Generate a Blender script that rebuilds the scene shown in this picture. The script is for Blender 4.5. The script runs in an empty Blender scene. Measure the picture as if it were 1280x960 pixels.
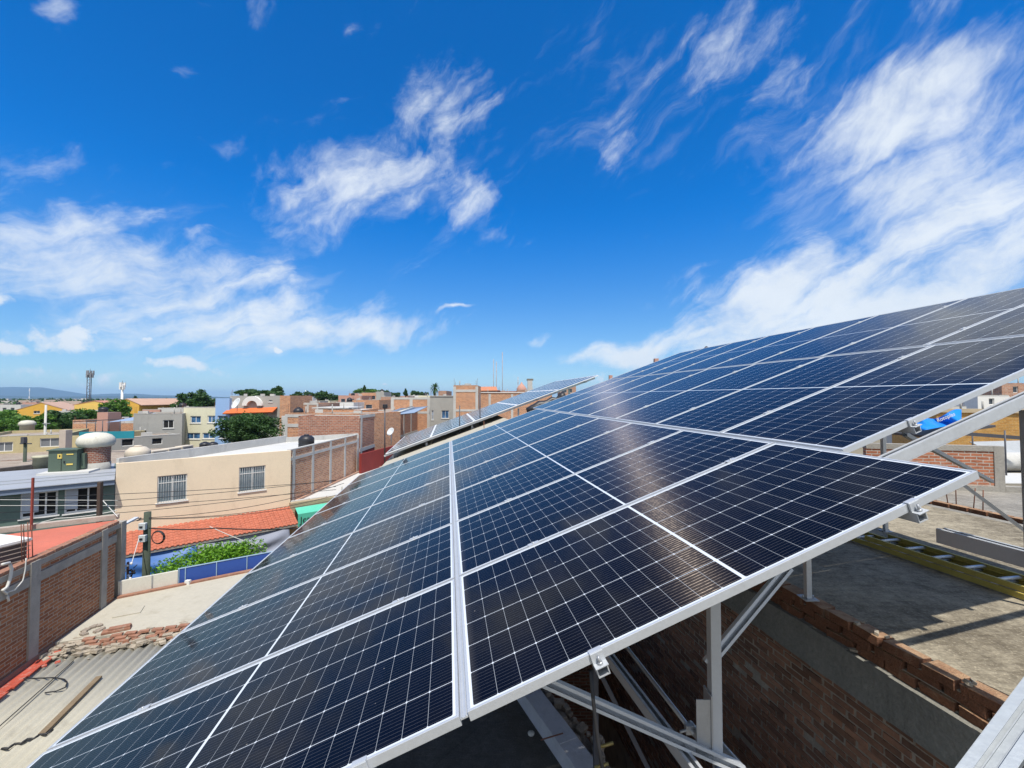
import bpy, bmesh, math, random
from mathutils import Vector, Matrix
random.seed(7)
rad = math.radians
sc = bpy.context.scene
C = sc.collection
# ------------------------------------------------------------------ camera
H = 9.5                       # eye height above the street
F = 538.7                     # focal length in px of a 1280 px wide picture
PITCH = math.atan(17.0 / F)
cam_d = bpy.data.cameras.new('camera'); cam = bpy.data.objects.new('camera', cam_d); C.objects.link(cam)
cam_d.sensor_width = 36.0; cam_d.lens = 36.0 * F / 1280.0
cam_d.clip_start = 0.05; cam_d.clip_end = 40000
cam.location = (0, 0, H); cam.rotation_euler = (math.pi / 2 + PITCH, 0, 0)
sc.camera = cam
sc.render.resolution_x = 1024; sc.render.resolution_y = 768
# ------------------------------------------------------------------ light
SUN_EL, SUN_AZ = 66.0, 168.0      # azimuth measured from +Y (view direction) towards +X
sun_d = bpy.data.lights.new('sun', 'SUN'); sun_d.energy = 4.2; sun_d.angle = rad(0.5); sun_d.color = (1.0, 0.95, 0.87)
sun = bpy.data.objects.new('sun', sun_d); C.objects.link(sun)
sv = Vector((math.cos(rad(SUN_EL)) * math.sin(rad(SUN_AZ)), math.cos(rad(SUN_EL)) * math.cos(rad(SUN_AZ)), math.sin(rad(SUN_EL))))
sun.rotation_euler = sv.to_track_quat('Z', 'Y').to_euler()
sun.location = (0, 0, 60)
sc.view_settings.view_transform = 'Standard'; sc.view_settings.look = 'None'
sc.view_settings.exposure = 0.4; sc.view_settings.gamma = 1.0; sc.view_settings.use_curve_mapping = False


class N:
    """tiny node helper"""
    def __init__(s, tree): s.t = tree
    def new(s, typ, **kw):
        n = s.t.nodes.new(typ)
        for k, v in kw.items(): setattr(n, k, v)
        return n
    def put(s, sock, v):
        if isinstance(v, bpy.types.NodeSocket): s.t.links.new(v, sock)
        elif v is not None:
            if hasattr(sock.default_value, '__len__') and not isinstance(v, (int, float)):
                v = tuple(v)
                if len(sock.default_value) == 4 and len(v) == 3: v = v + (1,)
            sock.default_value = v
    def m(s, op, a=None, b=None, c=None, clamp=False):
        n = s.new('ShaderNodeMath', operation=op, use_clamp=clamp)
        for i, v in enumerate((a, b, c)):
            if v is not None: s.put(n.inputs[i], v)
        return n.outputs[0]
    def mix(s, f, a, b, mode='MIX'):
        n = s.new('ShaderNodeMix', data_type='RGBA', blend_type=mode)
        s.put(n.inputs[0], f); s.put(n.inputs[6], a); s.put(n.inputs[7], b)
        return n.outputs[2]
    def noise(s, vec, scale, detail=3, rough=.55, dist=0, dim='3D'):
        n = s.new('ShaderNodeTexNoise', noise_dimensions=dim)
        if vec is not None: s.put(n.inputs['Vector'], vec)
        n.inputs['Scale'].default_value = scale; n.inputs['Detail'].default_value = detail
        n.inputs['Roughness'].default_value = rough; n.inputs['Distortion'].default_value = dist
        return n.outputs[0]
    def ramp(s, fac, lo, hi, a=0.0, b=1.0, smooth=True):
        n = s.new('ShaderNodeMapRange'); n.interpolation_type = 'SMOOTHSTEP' if smooth else 'LINEAR'
        s.put(n.inputs[0], fac); s.put(n.inputs[1], lo); s.put(n.inputs[2], hi); s.put(n.inputs[3], a); s.put(n.inputs[4], b)
        return n.outputs[0]
    def scale(s, vec, xyz, rot=0):
        n = s.new('ShaderNodeMapping'); s.put(n.inputs[0], vec); n.inputs['Scale'].default_value = xyz
        n.inputs['Rotation'].default_value = (0, 0, rot)
        return n.outputs[0]


def ray(px, py):
    a, b = (px - 640) / F, -(py - 480) / F
    return Vector((a, math.cos(PITCH) - b * math.sin(PITCH), math.sin(PITCH) + b * math.cos(PITCH)))
def P(px, py, Y):
    r = ray(px, py); r = r * (Y / r.y); return Vector((r.x, r.y, H + r.z))
def G(px, py, z):
    r = ray(px, py); r = r * ((z - H) / r.z); return Vector((r.x, r.y, z))


# ------------------------------------------------------------------ sky
w = bpy.data.worlds.new('World'); sc.world = w; w.use_nodes = True
nt = w.node_tree; nt.nodes.clear(); n = N(nt)
out = n.new('ShaderNodeOutputWorld'); bg = n.new('ShaderNodeBackground')
sky = n.new('ShaderNodeTexSky', sky_type='NISHITA'); sky.sun_disc = False
sky.sun_elevation = rad(SUN_EL); sky.sun_rotation = rad(SUN_AZ); sky.altitude = 1800; sky.air_density = 1.0; sky.dust_density = 0.6; sky.ozone_density = 2.5
geo = n.new('ShaderNodeTexCoord'); D = geo.outputs['Generated']
sep = n.new('ShaderNodeSeparateXYZ'); n.put(sep.inputs[0], D)
az = n.m('ARCTAN2', sep.outputs[0], sep.outputs[1]); el = n.m('ARCSINE', sep.outputs[2])
comb = n.new('ShaderNodeCombineXYZ'); n.put(comb.inputs[0], az); n.put(comb.inputs[1], el); AE = comb.outputs[0]
# a gentle warp makes every cloud edge irregular
wn = n.new('ShaderNodeTexNoise'); n.put(wn.inputs['Vector'], D); wn.inputs['Scale'].default_value = 5.0; wn.inputs['Detail'].default_value = 5
wv = n.new('ShaderNodeVectorMath', operation='SUBTRACT'); n.put(wv.inputs[0], wn.outputs['Color']); wv.inputs[1].default_value = (.5, .5, .5)
ws = n.new('ShaderNodeVectorMath', operation='SCALE'); n.put(ws.inputs[0], wv.outputs[0]); ws.inputs['Scale'].default_value = 0.16
wa = n.new('ShaderNodeVectorMath', operation='ADD'); n.put(wa.inputs[0], AE); n.put(wa.inputs[1], ws.outputs[0]); AEw = wa.outputs[0]
def azel(px, py):
    r = ray(px, py).normalized(); return math.atan2(r.x, r.y), math.asin(r.z)
def blob(px0, py0, px1, py1, width, gain):
    """soft streak between two directions of the sky, width in picture px"""
    a0, e0 = azel(px0, py0); a1, e1 = azel(px1, py1)
    cx, cy = (a0 + a1) / 2, (e0 + e1) / 2
    L = max(math.hypot(a1 - a0, e1 - e0) / 2, .01); th = math.atan2(e1 - e0, a1 - a0)
    W = width / F * 1.0
    mp = n.new('ShaderNodeMapping', vector_type='TEXTURE'); n.put(mp.inputs[0], AEw)
    mp.inputs['Location'].default_value = (cx, cy, 0); mp.inputs['Rotation'].default_value = (0, 0, th); mp.inputs['Scale'].default_value = (L, W, 1)
    ln = n.new('ShaderNodeVectorMath', operation='LENGTH'); n.put(ln.inputs[0], mp.outputs[0])
    return n.ramp(ln.outputs['Value'], .0, 1.45, gain, 0.0)
def total(bs):
    t = bs[0]
    for b in bs[1:]: t = n.m('MAXIMUM', t, b)
    return t
cirrus = total([blob(270, 268, 600, 175, 52, 1.0), blob(470, 170, 640, 80, 60, .75), blob(540, 200, 630, 320, 52, .78), blob(560, 300, 660, 300, 24, .6),
    blob(280, 265, 380, 285, 16, .62), blob(260, 190, 340, 190, 16, .5), blob(-160, 170, 230, 232, 22, .52), blob(60, 10, 130, 25, 20, .62), blob(310, -60, 335, 75, 28, .5),
    blob(745, 200, 830, 110, 42, .62), blob(770, 90, 1040, 10, 60, .62), blob(900, 150, 1040, 60, 50, .56), blob(1120, 30, 1260, -20, 30, .5),
    blob(960, 190, 1360, 50, 60, 1.15), blob(1020, 255, 1400, 170, 85, 1.1)])
thick = total([blob(-300, 300, 330, 345, 60, .95), blob(-200, 345, 560, 405, 50, 1.0), blob(300, 385, 570, 415, 26, .95), blob(150, 330, 400, 350, 30, .8),
    blob(1020, 360, 1600, 150, 78, 1.0), blob(840, 410, 1500, 290, 70, .98), blob(690, 443, 1000, 415, 30, 1.0), blob(800, 440, 1400, 330, 95, 1.2), blob(690, 440, 900, 430, 24, 1.3), blob(650, 420, 710, 415, 12, .8), blob(540, 397, 605, 392, 5, .85),
    blob(200, 300, 300, 305, 14, .75)])
puffs = total([blob(-80, 372, 60, 385, 12, .9), blob(10, 410, 180, 418, 20, .8), blob(120, 440, 310, 462, 13, 1.0), blob(0, 425, 70, 432, 12, .85), blob(325, 432, 358, 433, 7, 1.0),
    blob(-100, 465, 330, 468, 18, .62), blob(465, 465, 478, 466, 4, .9), blob(600, 478, 1100, 440, 22, .55), blob(170, 405, 210, 420, 9, .8)])
def along(deg, lx, ly):
    mp = n.new('ShaderNodeMapping', vector_type='TEXTURE'); n.put(mp.inputs[0], AEw); mp.inputs['Rotation'].default_value = (0, 0, rad(deg)); mp.inputs['Scale'].default_value = (lx, ly, 1)
    return mp.outputs[0]
f1 = n.noise(along(24, .20, .050), 1.0, 12, .62, .35); f2 = n.noise(D, 12, 10, .62, .3); f3 = n.noise(D, 30, 8, .62); f4 = n.noise(along(48, .12, .04), 1.0, 12, .62, .3)
def dens(mask, nz, amp, lo, hi, mx): return n.ramp(n.m('ADD', mask, n.m('MULTIPLY', n.m('SUBTRACT', nz, .5), amp)), lo, hi, 0, mx)
fa = n.m('MULTIPLY', n.m('ADD', f1, n.m('ADD', f4, f2)), .3333)
c1 = dens(cirrus, fa, 3.0, .30, 1.35, .92)
c2 = dens(thick, n.m('ADD', n.m('MULTIPLY', f1, .6), n.m('MULTIPLY', f2, .4)), 2.9, .28, 1.25, .93)
veil = total([blob(900, 330, 1400, 60, 190, .75), blob(600, 130, 1000, 60, 120, .5), blob(350, 240, 700, 200, 120, .55), blob(-100, 330, 500, 400, 110, .7)])
c5 = dens(veil, n.m('ADD', n.m('MULTIPLY', f1, .7), n.m('MULTIPLY', f4, .3)), 2.4, .3, 1.6, .6)
c3 = dens(puffs, n.m('ADD', n.m('MULTIPLY', f2, .5), n.m('MULTIPLY', f3, .5)), 2.4, .50, .90, .92)
back = n.m('MAXIMUM', n.ramp(sep.outputs[1], .15, -.35, 0, .85), n.ramp(el, rad(52), rad(72), 0, .6))  # unseen cloud cover added behind and overhead to neutralise the blue ambient light
c4 = dens(back, n.m('MULTIPLY', n.m('ADD', f2, f3), .5), 1.8, .25, 1.0, .9)
cov = n.m('MAXIMUM', n.m('MAXIMUM', c1, c2), n.m('MAXIMUM', n.m('MAXIMUM', c3, c5), c4))
shade = n.ramp(n.noise(D, 9, 6, .6), .3, .7, .80, 1.0)
cl = n.mix(shade, (0.50, 0.60, 0.72, 1), (0.84, 0.90, 0.96, 1))
hs = n.new('ShaderNodeHueSaturation'); n.put(hs.inputs['Color'], sky.outputs[0]); hs.inputs['Saturation'].default_value = 1.45; hs.inputs['Value'].default_value = 1.0
SKY_STR = 0.12
lp = n.new('ShaderNodeVectorMath', operation='SCALE'); n.put(lp.inputs[0], cl); lp.inputs['Scale'].default_value = 0.80 / SKY_STR
hs2 = n.new('ShaderNodeHueSaturation'); n.put(hs2.inputs['Color'], sky.outputs[0]); hs2.inputs['Saturation'].default_value = 1.0
tint = n.mix(n.ramp(el, rad(-1), rad(24), 0, 1), n.mix(1.0, hs2.outputs[0], (0.55, 0.68, 0.80, 1), 'MULTIPLY'), n.mix(1.0, hs.outputs[0], (0.42, 1.12, 1.30, 1), 'MULTIPLY'))
final = n.mix(cov, tint, lp.outputs[0])
n.put(bg.inputs[0], final); bg.inputs[1].default_value = SKY_STR
nt.links.new(bg.outputs[0], out.inputs[0])

# ------------------------------------------------------------------ materials
MATS = {}
def mat_base(name):
    m = bpy.data.materials.new(name); m.use_nodes = True; t = m.node_tree
    bs = t.nodes['Principled BSDF']; return m, N(t), bs
def tex(k, coord='Object'):
    return k.new('ShaderNodeTexCoord').outputs[coord]
def plain(name, col, rough=.7, var=.12, vscale=1.2, bump=.0, bscale=40, metal=0, stain=0.0, stain_col=(.08, .07, .06), spec=.4, fine=.1):
    """painted / plastered / metal surface with uneven tone, small grain and optional stains"""
    if name in MATS: return MATS[name]
    m, k, bs = mat_base(name); co = tex(k)
    a = k.noise(co, vscale, 6, .6); b = k.noise(co, vscale * 14, 4, .6)
    v = k.m('ADD', k.m('MULTIPLY', k.m('SUBTRACT', a, .5), var * 2.6), k.m('MULTIPLY', k.m('SUBTRACT', b, .5), fine * 2.6))
    v = k.m('ADD', v, 1.0)
    hv = k.new('ShaderNodeHueSaturation'); hv.inputs['Color'].default_value = (*col, 1); k.put(hv.inputs['Value'], v)
    c = hv.outputs[0]
    if stain:
        st = k.ramp(k.noise(k.scale(co, (1, 1, .35)), vscale * 1.7, 8, .68), .52, .74, 0, stain)
        c = k.mix(st, c, (*stain_col, 1))
    k.put(bs.inputs['Base Color'], c); k.put(bs.inputs['Roughness'], k.m('ADD', rough - .06, k.m('MULTIPLY', b, .12)))
    bs.inputs['Metallic'].default_value = metal; bs.inputs['Specular IOR Level'].default_value = spec
    if bump:
        bp = k.new('ShaderNodeBump'); bp.inputs['Strength'].default_value = bump; bp.inputs['Distance'].default_value = .02
        k.put(bp.inputs['Height'], k.noise(co, bscale, 6, .65)); k.put(bs.inputs['Normal'], bp.outputs[0])
    MATS[name] = m; return m
def brick(name, c1, c2, mortar, bw=.25, rh=.085, ms=.014, bump=.6, dirt=.5, msmooth=.25, pale=.0):
    if name in MATS: return MATS[name]
    m, k, bs = mat_base(name); uv = tex(k, 'UV'); co = tex(k)
    wob = k.new('ShaderNodeVectorMath', operation='ADD'); k.put(wob.inputs[0], uv)
    wn = k.new('ShaderNodeTexNoise'); k.put(wn.inputs['Vector'], uv); wn.inputs['Scale'].default_value = 5; wn.inputs['Detail'].default_value = 4
    sb = k.new('ShaderNodeVectorMath', operation='SUBTRACT'); k.put(sb.inputs[0], wn.outputs['Color']); sb.inputs[1].default_value = (.5, .5, .5)
    sl = k.new('ShaderNodeVectorMath', operation='SCALE'); k.put(sl.inputs[0], sb.outputs[0]); sl.inputs['Scale'].default_value = .035
    k.put(wob.inputs[1], sl.outputs[0])
    b = k.new('ShaderNodeTexBrick'); k.put(b.inputs['Vector'], wob.outputs[0]); b.inputs['Scale'].default_value = 1
    b.inputs['Brick Width'].default_value = bw; b.inputs['Row Height'].default_value = rh; b.inputs['Mortar Size'].default_value = ms
    b.inputs['Mortar Smooth'].default_value = msmooth; b.inputs['Bias'].default_value = 0
    b.inputs['Color1'].default_value = (*c1, 1); b.inputs['Color2'].default_value = (*c2, 1); b.inputs['Mortar'].default_value = (*mortar, 1)
    a = k.noise(co, .9, 7, .65); g = k.noise(co, 22, 4, .6)
    c = k.mix(k.m('MULTIPLY', k.ramp(a, .5, .8), dirt), b.outputs[0], k.mix(.5, (*mortar, 1), (*c2, 1)))
    hv = k.new('ShaderNodeHueSaturation'); k.put(hv.inputs['Color'], c); k.put(hv.inputs['Value'], k.m('ADD', .25, k.m('ADD', k.m('MULTIPLY', g, .7), k.m('MULTIPLY', k.noise(co, 4.5, 5, .7), .8))))
    c = hv.outputs[0]
    if pale: c = k.mix(k.ramp(k.noise(co, 2.6, 8, .7), .55, .7, 0, pale), c, (.5, .46, .4, 1))
    k.put(bs.inputs['Base Color'], c); bs.inputs['Roughness'].default_value = .9; bs.inputs['Specular IOR Level'].default_value = .2
    bp = k.new('ShaderNodeBump'); bp.inputs['Strength'].default_value = bump; bp.inputs['Distance'].default_value = .015
    k.put(bp.inputs['Height'], k.m('ADD', k.m('MULTIPLY', b.outputs[1], -1.0), k.m('MULTIPLY', g, .5))); k.put(bs.inputs['Normal'], bp.outputs[0])
    MATS[name] = m; return m
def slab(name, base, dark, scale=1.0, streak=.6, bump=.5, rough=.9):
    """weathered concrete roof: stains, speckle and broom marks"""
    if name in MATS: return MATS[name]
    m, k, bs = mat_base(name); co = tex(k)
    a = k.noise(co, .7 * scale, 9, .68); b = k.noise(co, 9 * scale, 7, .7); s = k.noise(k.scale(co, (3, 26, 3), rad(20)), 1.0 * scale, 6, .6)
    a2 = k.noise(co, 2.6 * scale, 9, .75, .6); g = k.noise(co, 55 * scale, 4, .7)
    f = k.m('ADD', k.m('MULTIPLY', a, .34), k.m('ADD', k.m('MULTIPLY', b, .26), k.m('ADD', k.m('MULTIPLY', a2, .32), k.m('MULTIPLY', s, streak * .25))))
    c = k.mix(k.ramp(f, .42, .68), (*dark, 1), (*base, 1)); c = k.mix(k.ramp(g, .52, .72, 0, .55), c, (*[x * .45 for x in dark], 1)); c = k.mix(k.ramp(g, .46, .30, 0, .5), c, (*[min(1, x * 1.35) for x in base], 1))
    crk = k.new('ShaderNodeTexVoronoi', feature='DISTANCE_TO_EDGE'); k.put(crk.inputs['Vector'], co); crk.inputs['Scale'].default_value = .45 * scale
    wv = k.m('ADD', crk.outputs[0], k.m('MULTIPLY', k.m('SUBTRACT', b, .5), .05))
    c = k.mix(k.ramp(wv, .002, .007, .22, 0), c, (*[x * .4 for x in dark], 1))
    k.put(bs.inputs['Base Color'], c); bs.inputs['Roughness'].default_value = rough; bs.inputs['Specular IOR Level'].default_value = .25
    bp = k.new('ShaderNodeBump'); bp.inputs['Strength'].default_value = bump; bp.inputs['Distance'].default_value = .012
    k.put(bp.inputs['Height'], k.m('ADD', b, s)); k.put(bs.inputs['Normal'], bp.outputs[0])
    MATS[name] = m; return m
def glassy(name, col, rough=.08):
    if name in MATS: return MATS[name]
    m, k, bs = mat_base(name); co = tex(k)
    c = k.mix(k.ramp(k.noise(co, 1.6, 3), .4, .6), (*col, 1), (*[x * 2.2 + .01 for x in col], 1))
    k.put(bs.inputs['Base Color'], c); bs.inputs['Roughness'].default_value = rough; bs.inputs['Specular IOR Level'].default_value = .6
    MATS[name] = m; return m
def leafmat(name, c0, c1):
    if name in MATS: return MATS[name]
    m, k, bs = mat_base(name)
    at = k.new('ShaderNodeNewGeometry'); c = k.mix(at.outputs['Random Per Island'], (*c0, 1), (*c1, 1))
    k.put(bs.inputs['Base Color'], c); bs.inputs['Roughness'].default_value = .55; bs.inputs['Specular IOR Level'].default_value = .35
    tr = k.new('ShaderNodeBsdfTranslucent'); k.put(tr.inputs[0], k.mix(.4, c, (c1[0] * 1.5, c1[1] * 1.6, c1[2], 1)))
    mx = k.new('ShaderNodeMixShader'); mx.inputs[0].default_value = .25
    m.node_tree.links.new(bs.outputs[0], mx.inputs[1]); m.node_tree.links.new(tr.outputs[0], mx.inputs[2])
    m.node_tree.links.new(mx.outputs[0], m.node_tree.nodes['Material Output'].inputs[0])
    MATS[name] = m; return m

ALU = plain('aluminium', (.50, .52, .54), .45, .06, 3, .06, 60, metal=.35, stain=.18, stain_col=(.33, .34, .35), spec=.5, fine=.06)
ALU_D = plain('mill aluminium', (.52, .54, .56), .45, .07, 2.5, .08, 50, metal=.4, stain=.25, stain_col=(.3, .3, .32), spec=.5)
GALV = plain('galvanised steel', (.42, .43, .44), .5, .14, 6, .1, 30, metal=.7, stain=.3, stain_col=(.2, .2, .21))
STEEL = plain('dark steel', (.09, .09, .10), .55, .2, 3, metal=.4)
RUST = plain('rusty steel', (.16, .07, .045), .85, .3, 5, .3, 60)
REDPIPE = plain('red oxide paint', (.22, .05, .035), .6, .2, 3)
CONC = plain('concrete', (.31, .29, .255), .92, .3, 2.2, .6, 26, stain=.55, stain_col=(.17, .16, .15))
CONC_L = plain('pale concrete', (.48, .47, .44), .92, .16, 1.1, .4, 26, stain=.45, stain_col=(.26, .25, .23))
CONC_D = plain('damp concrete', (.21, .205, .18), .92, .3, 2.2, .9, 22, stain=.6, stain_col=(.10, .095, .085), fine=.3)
BRICK_O = brick('orange brick', (.60, .27, .12), (.42, .17, .075), (.50, .42, .34), bw=.34, rh=.13, ms=.016, msmooth=.1, pale=.3)
BRICK_R = brick('red brick', (.44, .17, .09), (.30, .11, .06), (.42, .36, .31), bw=.22, rh=.07, ms=.010, msmooth=.1, pale=.2)
BRICK_B = brick('brown brick', (.40, .165, .075), (.24, .09, .045), (.36, .29, .22), bw=.27, rh=.078, ms=.012, bump=.9)
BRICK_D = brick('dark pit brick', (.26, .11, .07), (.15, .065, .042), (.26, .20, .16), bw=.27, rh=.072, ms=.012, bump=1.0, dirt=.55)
BRICK_Y = brick('yellow brick', (.55, .30, .085), (.45, .22, .06), (.50, .33, .14), dirt=.3)
BRICK_OLD = brick('weathered brick', (.46, .24, .15), (.34, .17, .11), (.44, .39, .34), bw=.34, rh=.13, dirt=.7, pale=.5)
CREAM = plain('cream paint', (.78, .64, .46), .85, .07, .6, .2, 24, stain=.42, stain_col=(.50, .40, .28), fine=.05)
PALEY = plain('pale yellow paint', (.66, .63, .46), .85, .06, .5, stain=.45, stain_col=(.4, .38, .28))
BLUEP = plain('sky blue paint', (.27, .42, .66), .85, .08, .6, stain=.45, stain_col=(.2, .3, .45))
YELP = plain('yellow ochre paint', (.62, .36, .06), .85, .08, .3, stain=.4, stain_col=(.4, .24, .06))
OLIVE = plain('faded yellow plaster', (.45, .38, .21), .9, .2, .5, .3, 10, stain=.6, stain_col=(.26, .23, .15))
GREYP = plain('grey plaster', (.36, .35, .32), .9, .15, .7, .3, 12, stain=.5, stain_col=(.22, .21, .19))
GREYG = plain('grey green paint', (.115, .165, .14), .8, .1, .8, .1, 20, stain=.2, stain_col=(.06, .075, .07))
SALMON = plain('salmon roof paint', (.48, .135, .085), .85, .18, 1.2, .25, 20, stain=.45, stain_col=(.33, .13, .09), fine=.15)
REDWALL = plain('dark red paint', (.20, .022, .018), .8, .25, 1.0, .2, 20, stain=.3, stain_col=(.10, .015, .012))
WHITER = plain('white roof coating', (.52, .515, .49), .8, .07, .6, .1, 20, stain=.4, stain_col=(.34, .33, .29))
CREAMR = plain('cream roof coating', (.42, .39, .315), .85, .08, .9, .25, 18, stain=.5, stain_col=(.27, .235, .165))
PINKP = plain('pink plaster', (.48, .27, .21), .9, .12, .5, stain=.35, stain_col=(.33, .2, .16))
WHITEP = plain('white paint', (.70, .69, .66), .7, .08, 1.0, stain=.3, stain_col=(.45, .43, .4))
TERRA = plain('terracotta tile', (.39, .12, .07), .85, .35, 4, .3, 20, stain=.45, stain_col=(.24, .10, .07), fine=.25)
ORANGE = plain('orange awning', (.55, .13, .035), .8, .15, 1, stain=.3, stain_col=(.4, .12, .05))
BLUET = plain('blue tarpaulin', (.035, .12, .34), .5, .12, 1.2)
GREYT = plain('grey tarpaulin', (.22, .24, .30), .6, .1, 1.2)
GREENA = plain('green awning cloth', (.09, .46, .33), .7, .12, 1.0)
BANNER = plain('blue banner cloth', (.025, .075, .31), .5, .08, 1.0)
BLACKP = plain('black plastic', (.022, .022, .026), .45, .1, 2)
BEIGET = plain('beige plastic', (.55, .48, .38), .6, .08, 2, stain=.3, stain_col=(.35, .3, .24))
TRANSF = plain('transformer green', (.08, .115, .085), .6, .08, 2)
TEAL = plain('teal sheet', (.015, .22, .28), .6, .12, 1)
CABLE = plain('cable sheath', (.02, .02, .022), .6, .1, 5)
CABLE_W = plain('white cable', (.55, .54, .50), .6, .1, 5)
WOODP = plain('green wood pole', (.055, .07, .05), .9, .3, 4, .5, 20)
WOOD = plain('weathered timber', (.19, .14, .085), .9, .3, 5, .5, 20)
FIBER = plain('yellow fibreglass', (.46, .37, .09), .6, .2, 3, stain=.5, stain_col=(.13, .11, .05))
ROOFM = plain('pale metal roof', (.33, .345, .365), .6, .14, 1, metal=.1, stain=.35, stain_col=(.34, .37, .42))
SHEETB = plain('blue grey sheet', (.26, .34, .46), .6, .12, 1, metal=.2)
ASBEST = plain('fibre cement sheet', (.37, .35, .285), .9, .10, 1.5, .2, 20, stain=.45, stain_col=(.22, .20, .155))
GLASS = glassy('window glass', (.022, .03, .04)); GLASSB = glassy('blue window glass', (.03, .08, .16)); CURT = plain('curtained glass', (.15, .19, .215), .25, .35, 5, spec=.6, fine=.2)
DARK = plain('dark interior', (.012, .012, .012), .9)
LEAF_D = leafmat('dark leaves', (.02, .055, .014), (.06, .13, .03)); LEAF_G = leafmat('green leaves', (.035, .10, .012), (.12, .24, .03)); LEAF_B = leafmat('bright leaves', (.07, .19, .012), (.20, .40, .03))
BARK = plain('bark', (.10, .075, .05), .95, .3, 4, .5, 20)
ASPH = plain('asphalt', (.055, .055, .057), .9, .15, .6, .4, 40); PAVE = plain('pavement concrete', (.32, .31, .29), .9, .12, .8, .3, 30)
R_LIT = slab('sandy roof slab', (.40, .355, .265), (.125, .105, .075), .9, .55, .9)
R_GREY = slab('grey roof slab', (.30, .285, .25), (.14, .13, .115), 1.1, .8, .6)
R_SHADE = slab('shaded lower roof', (.13, .125, .115), (.065, .062, .058), 1.4, .2, .5)  # stained grey slab, its shade put into a darker base colour
R_OLD = slab('old town roof', (.42, .36, .29), (.23, .18, .14), .8, .5, .5)

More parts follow.
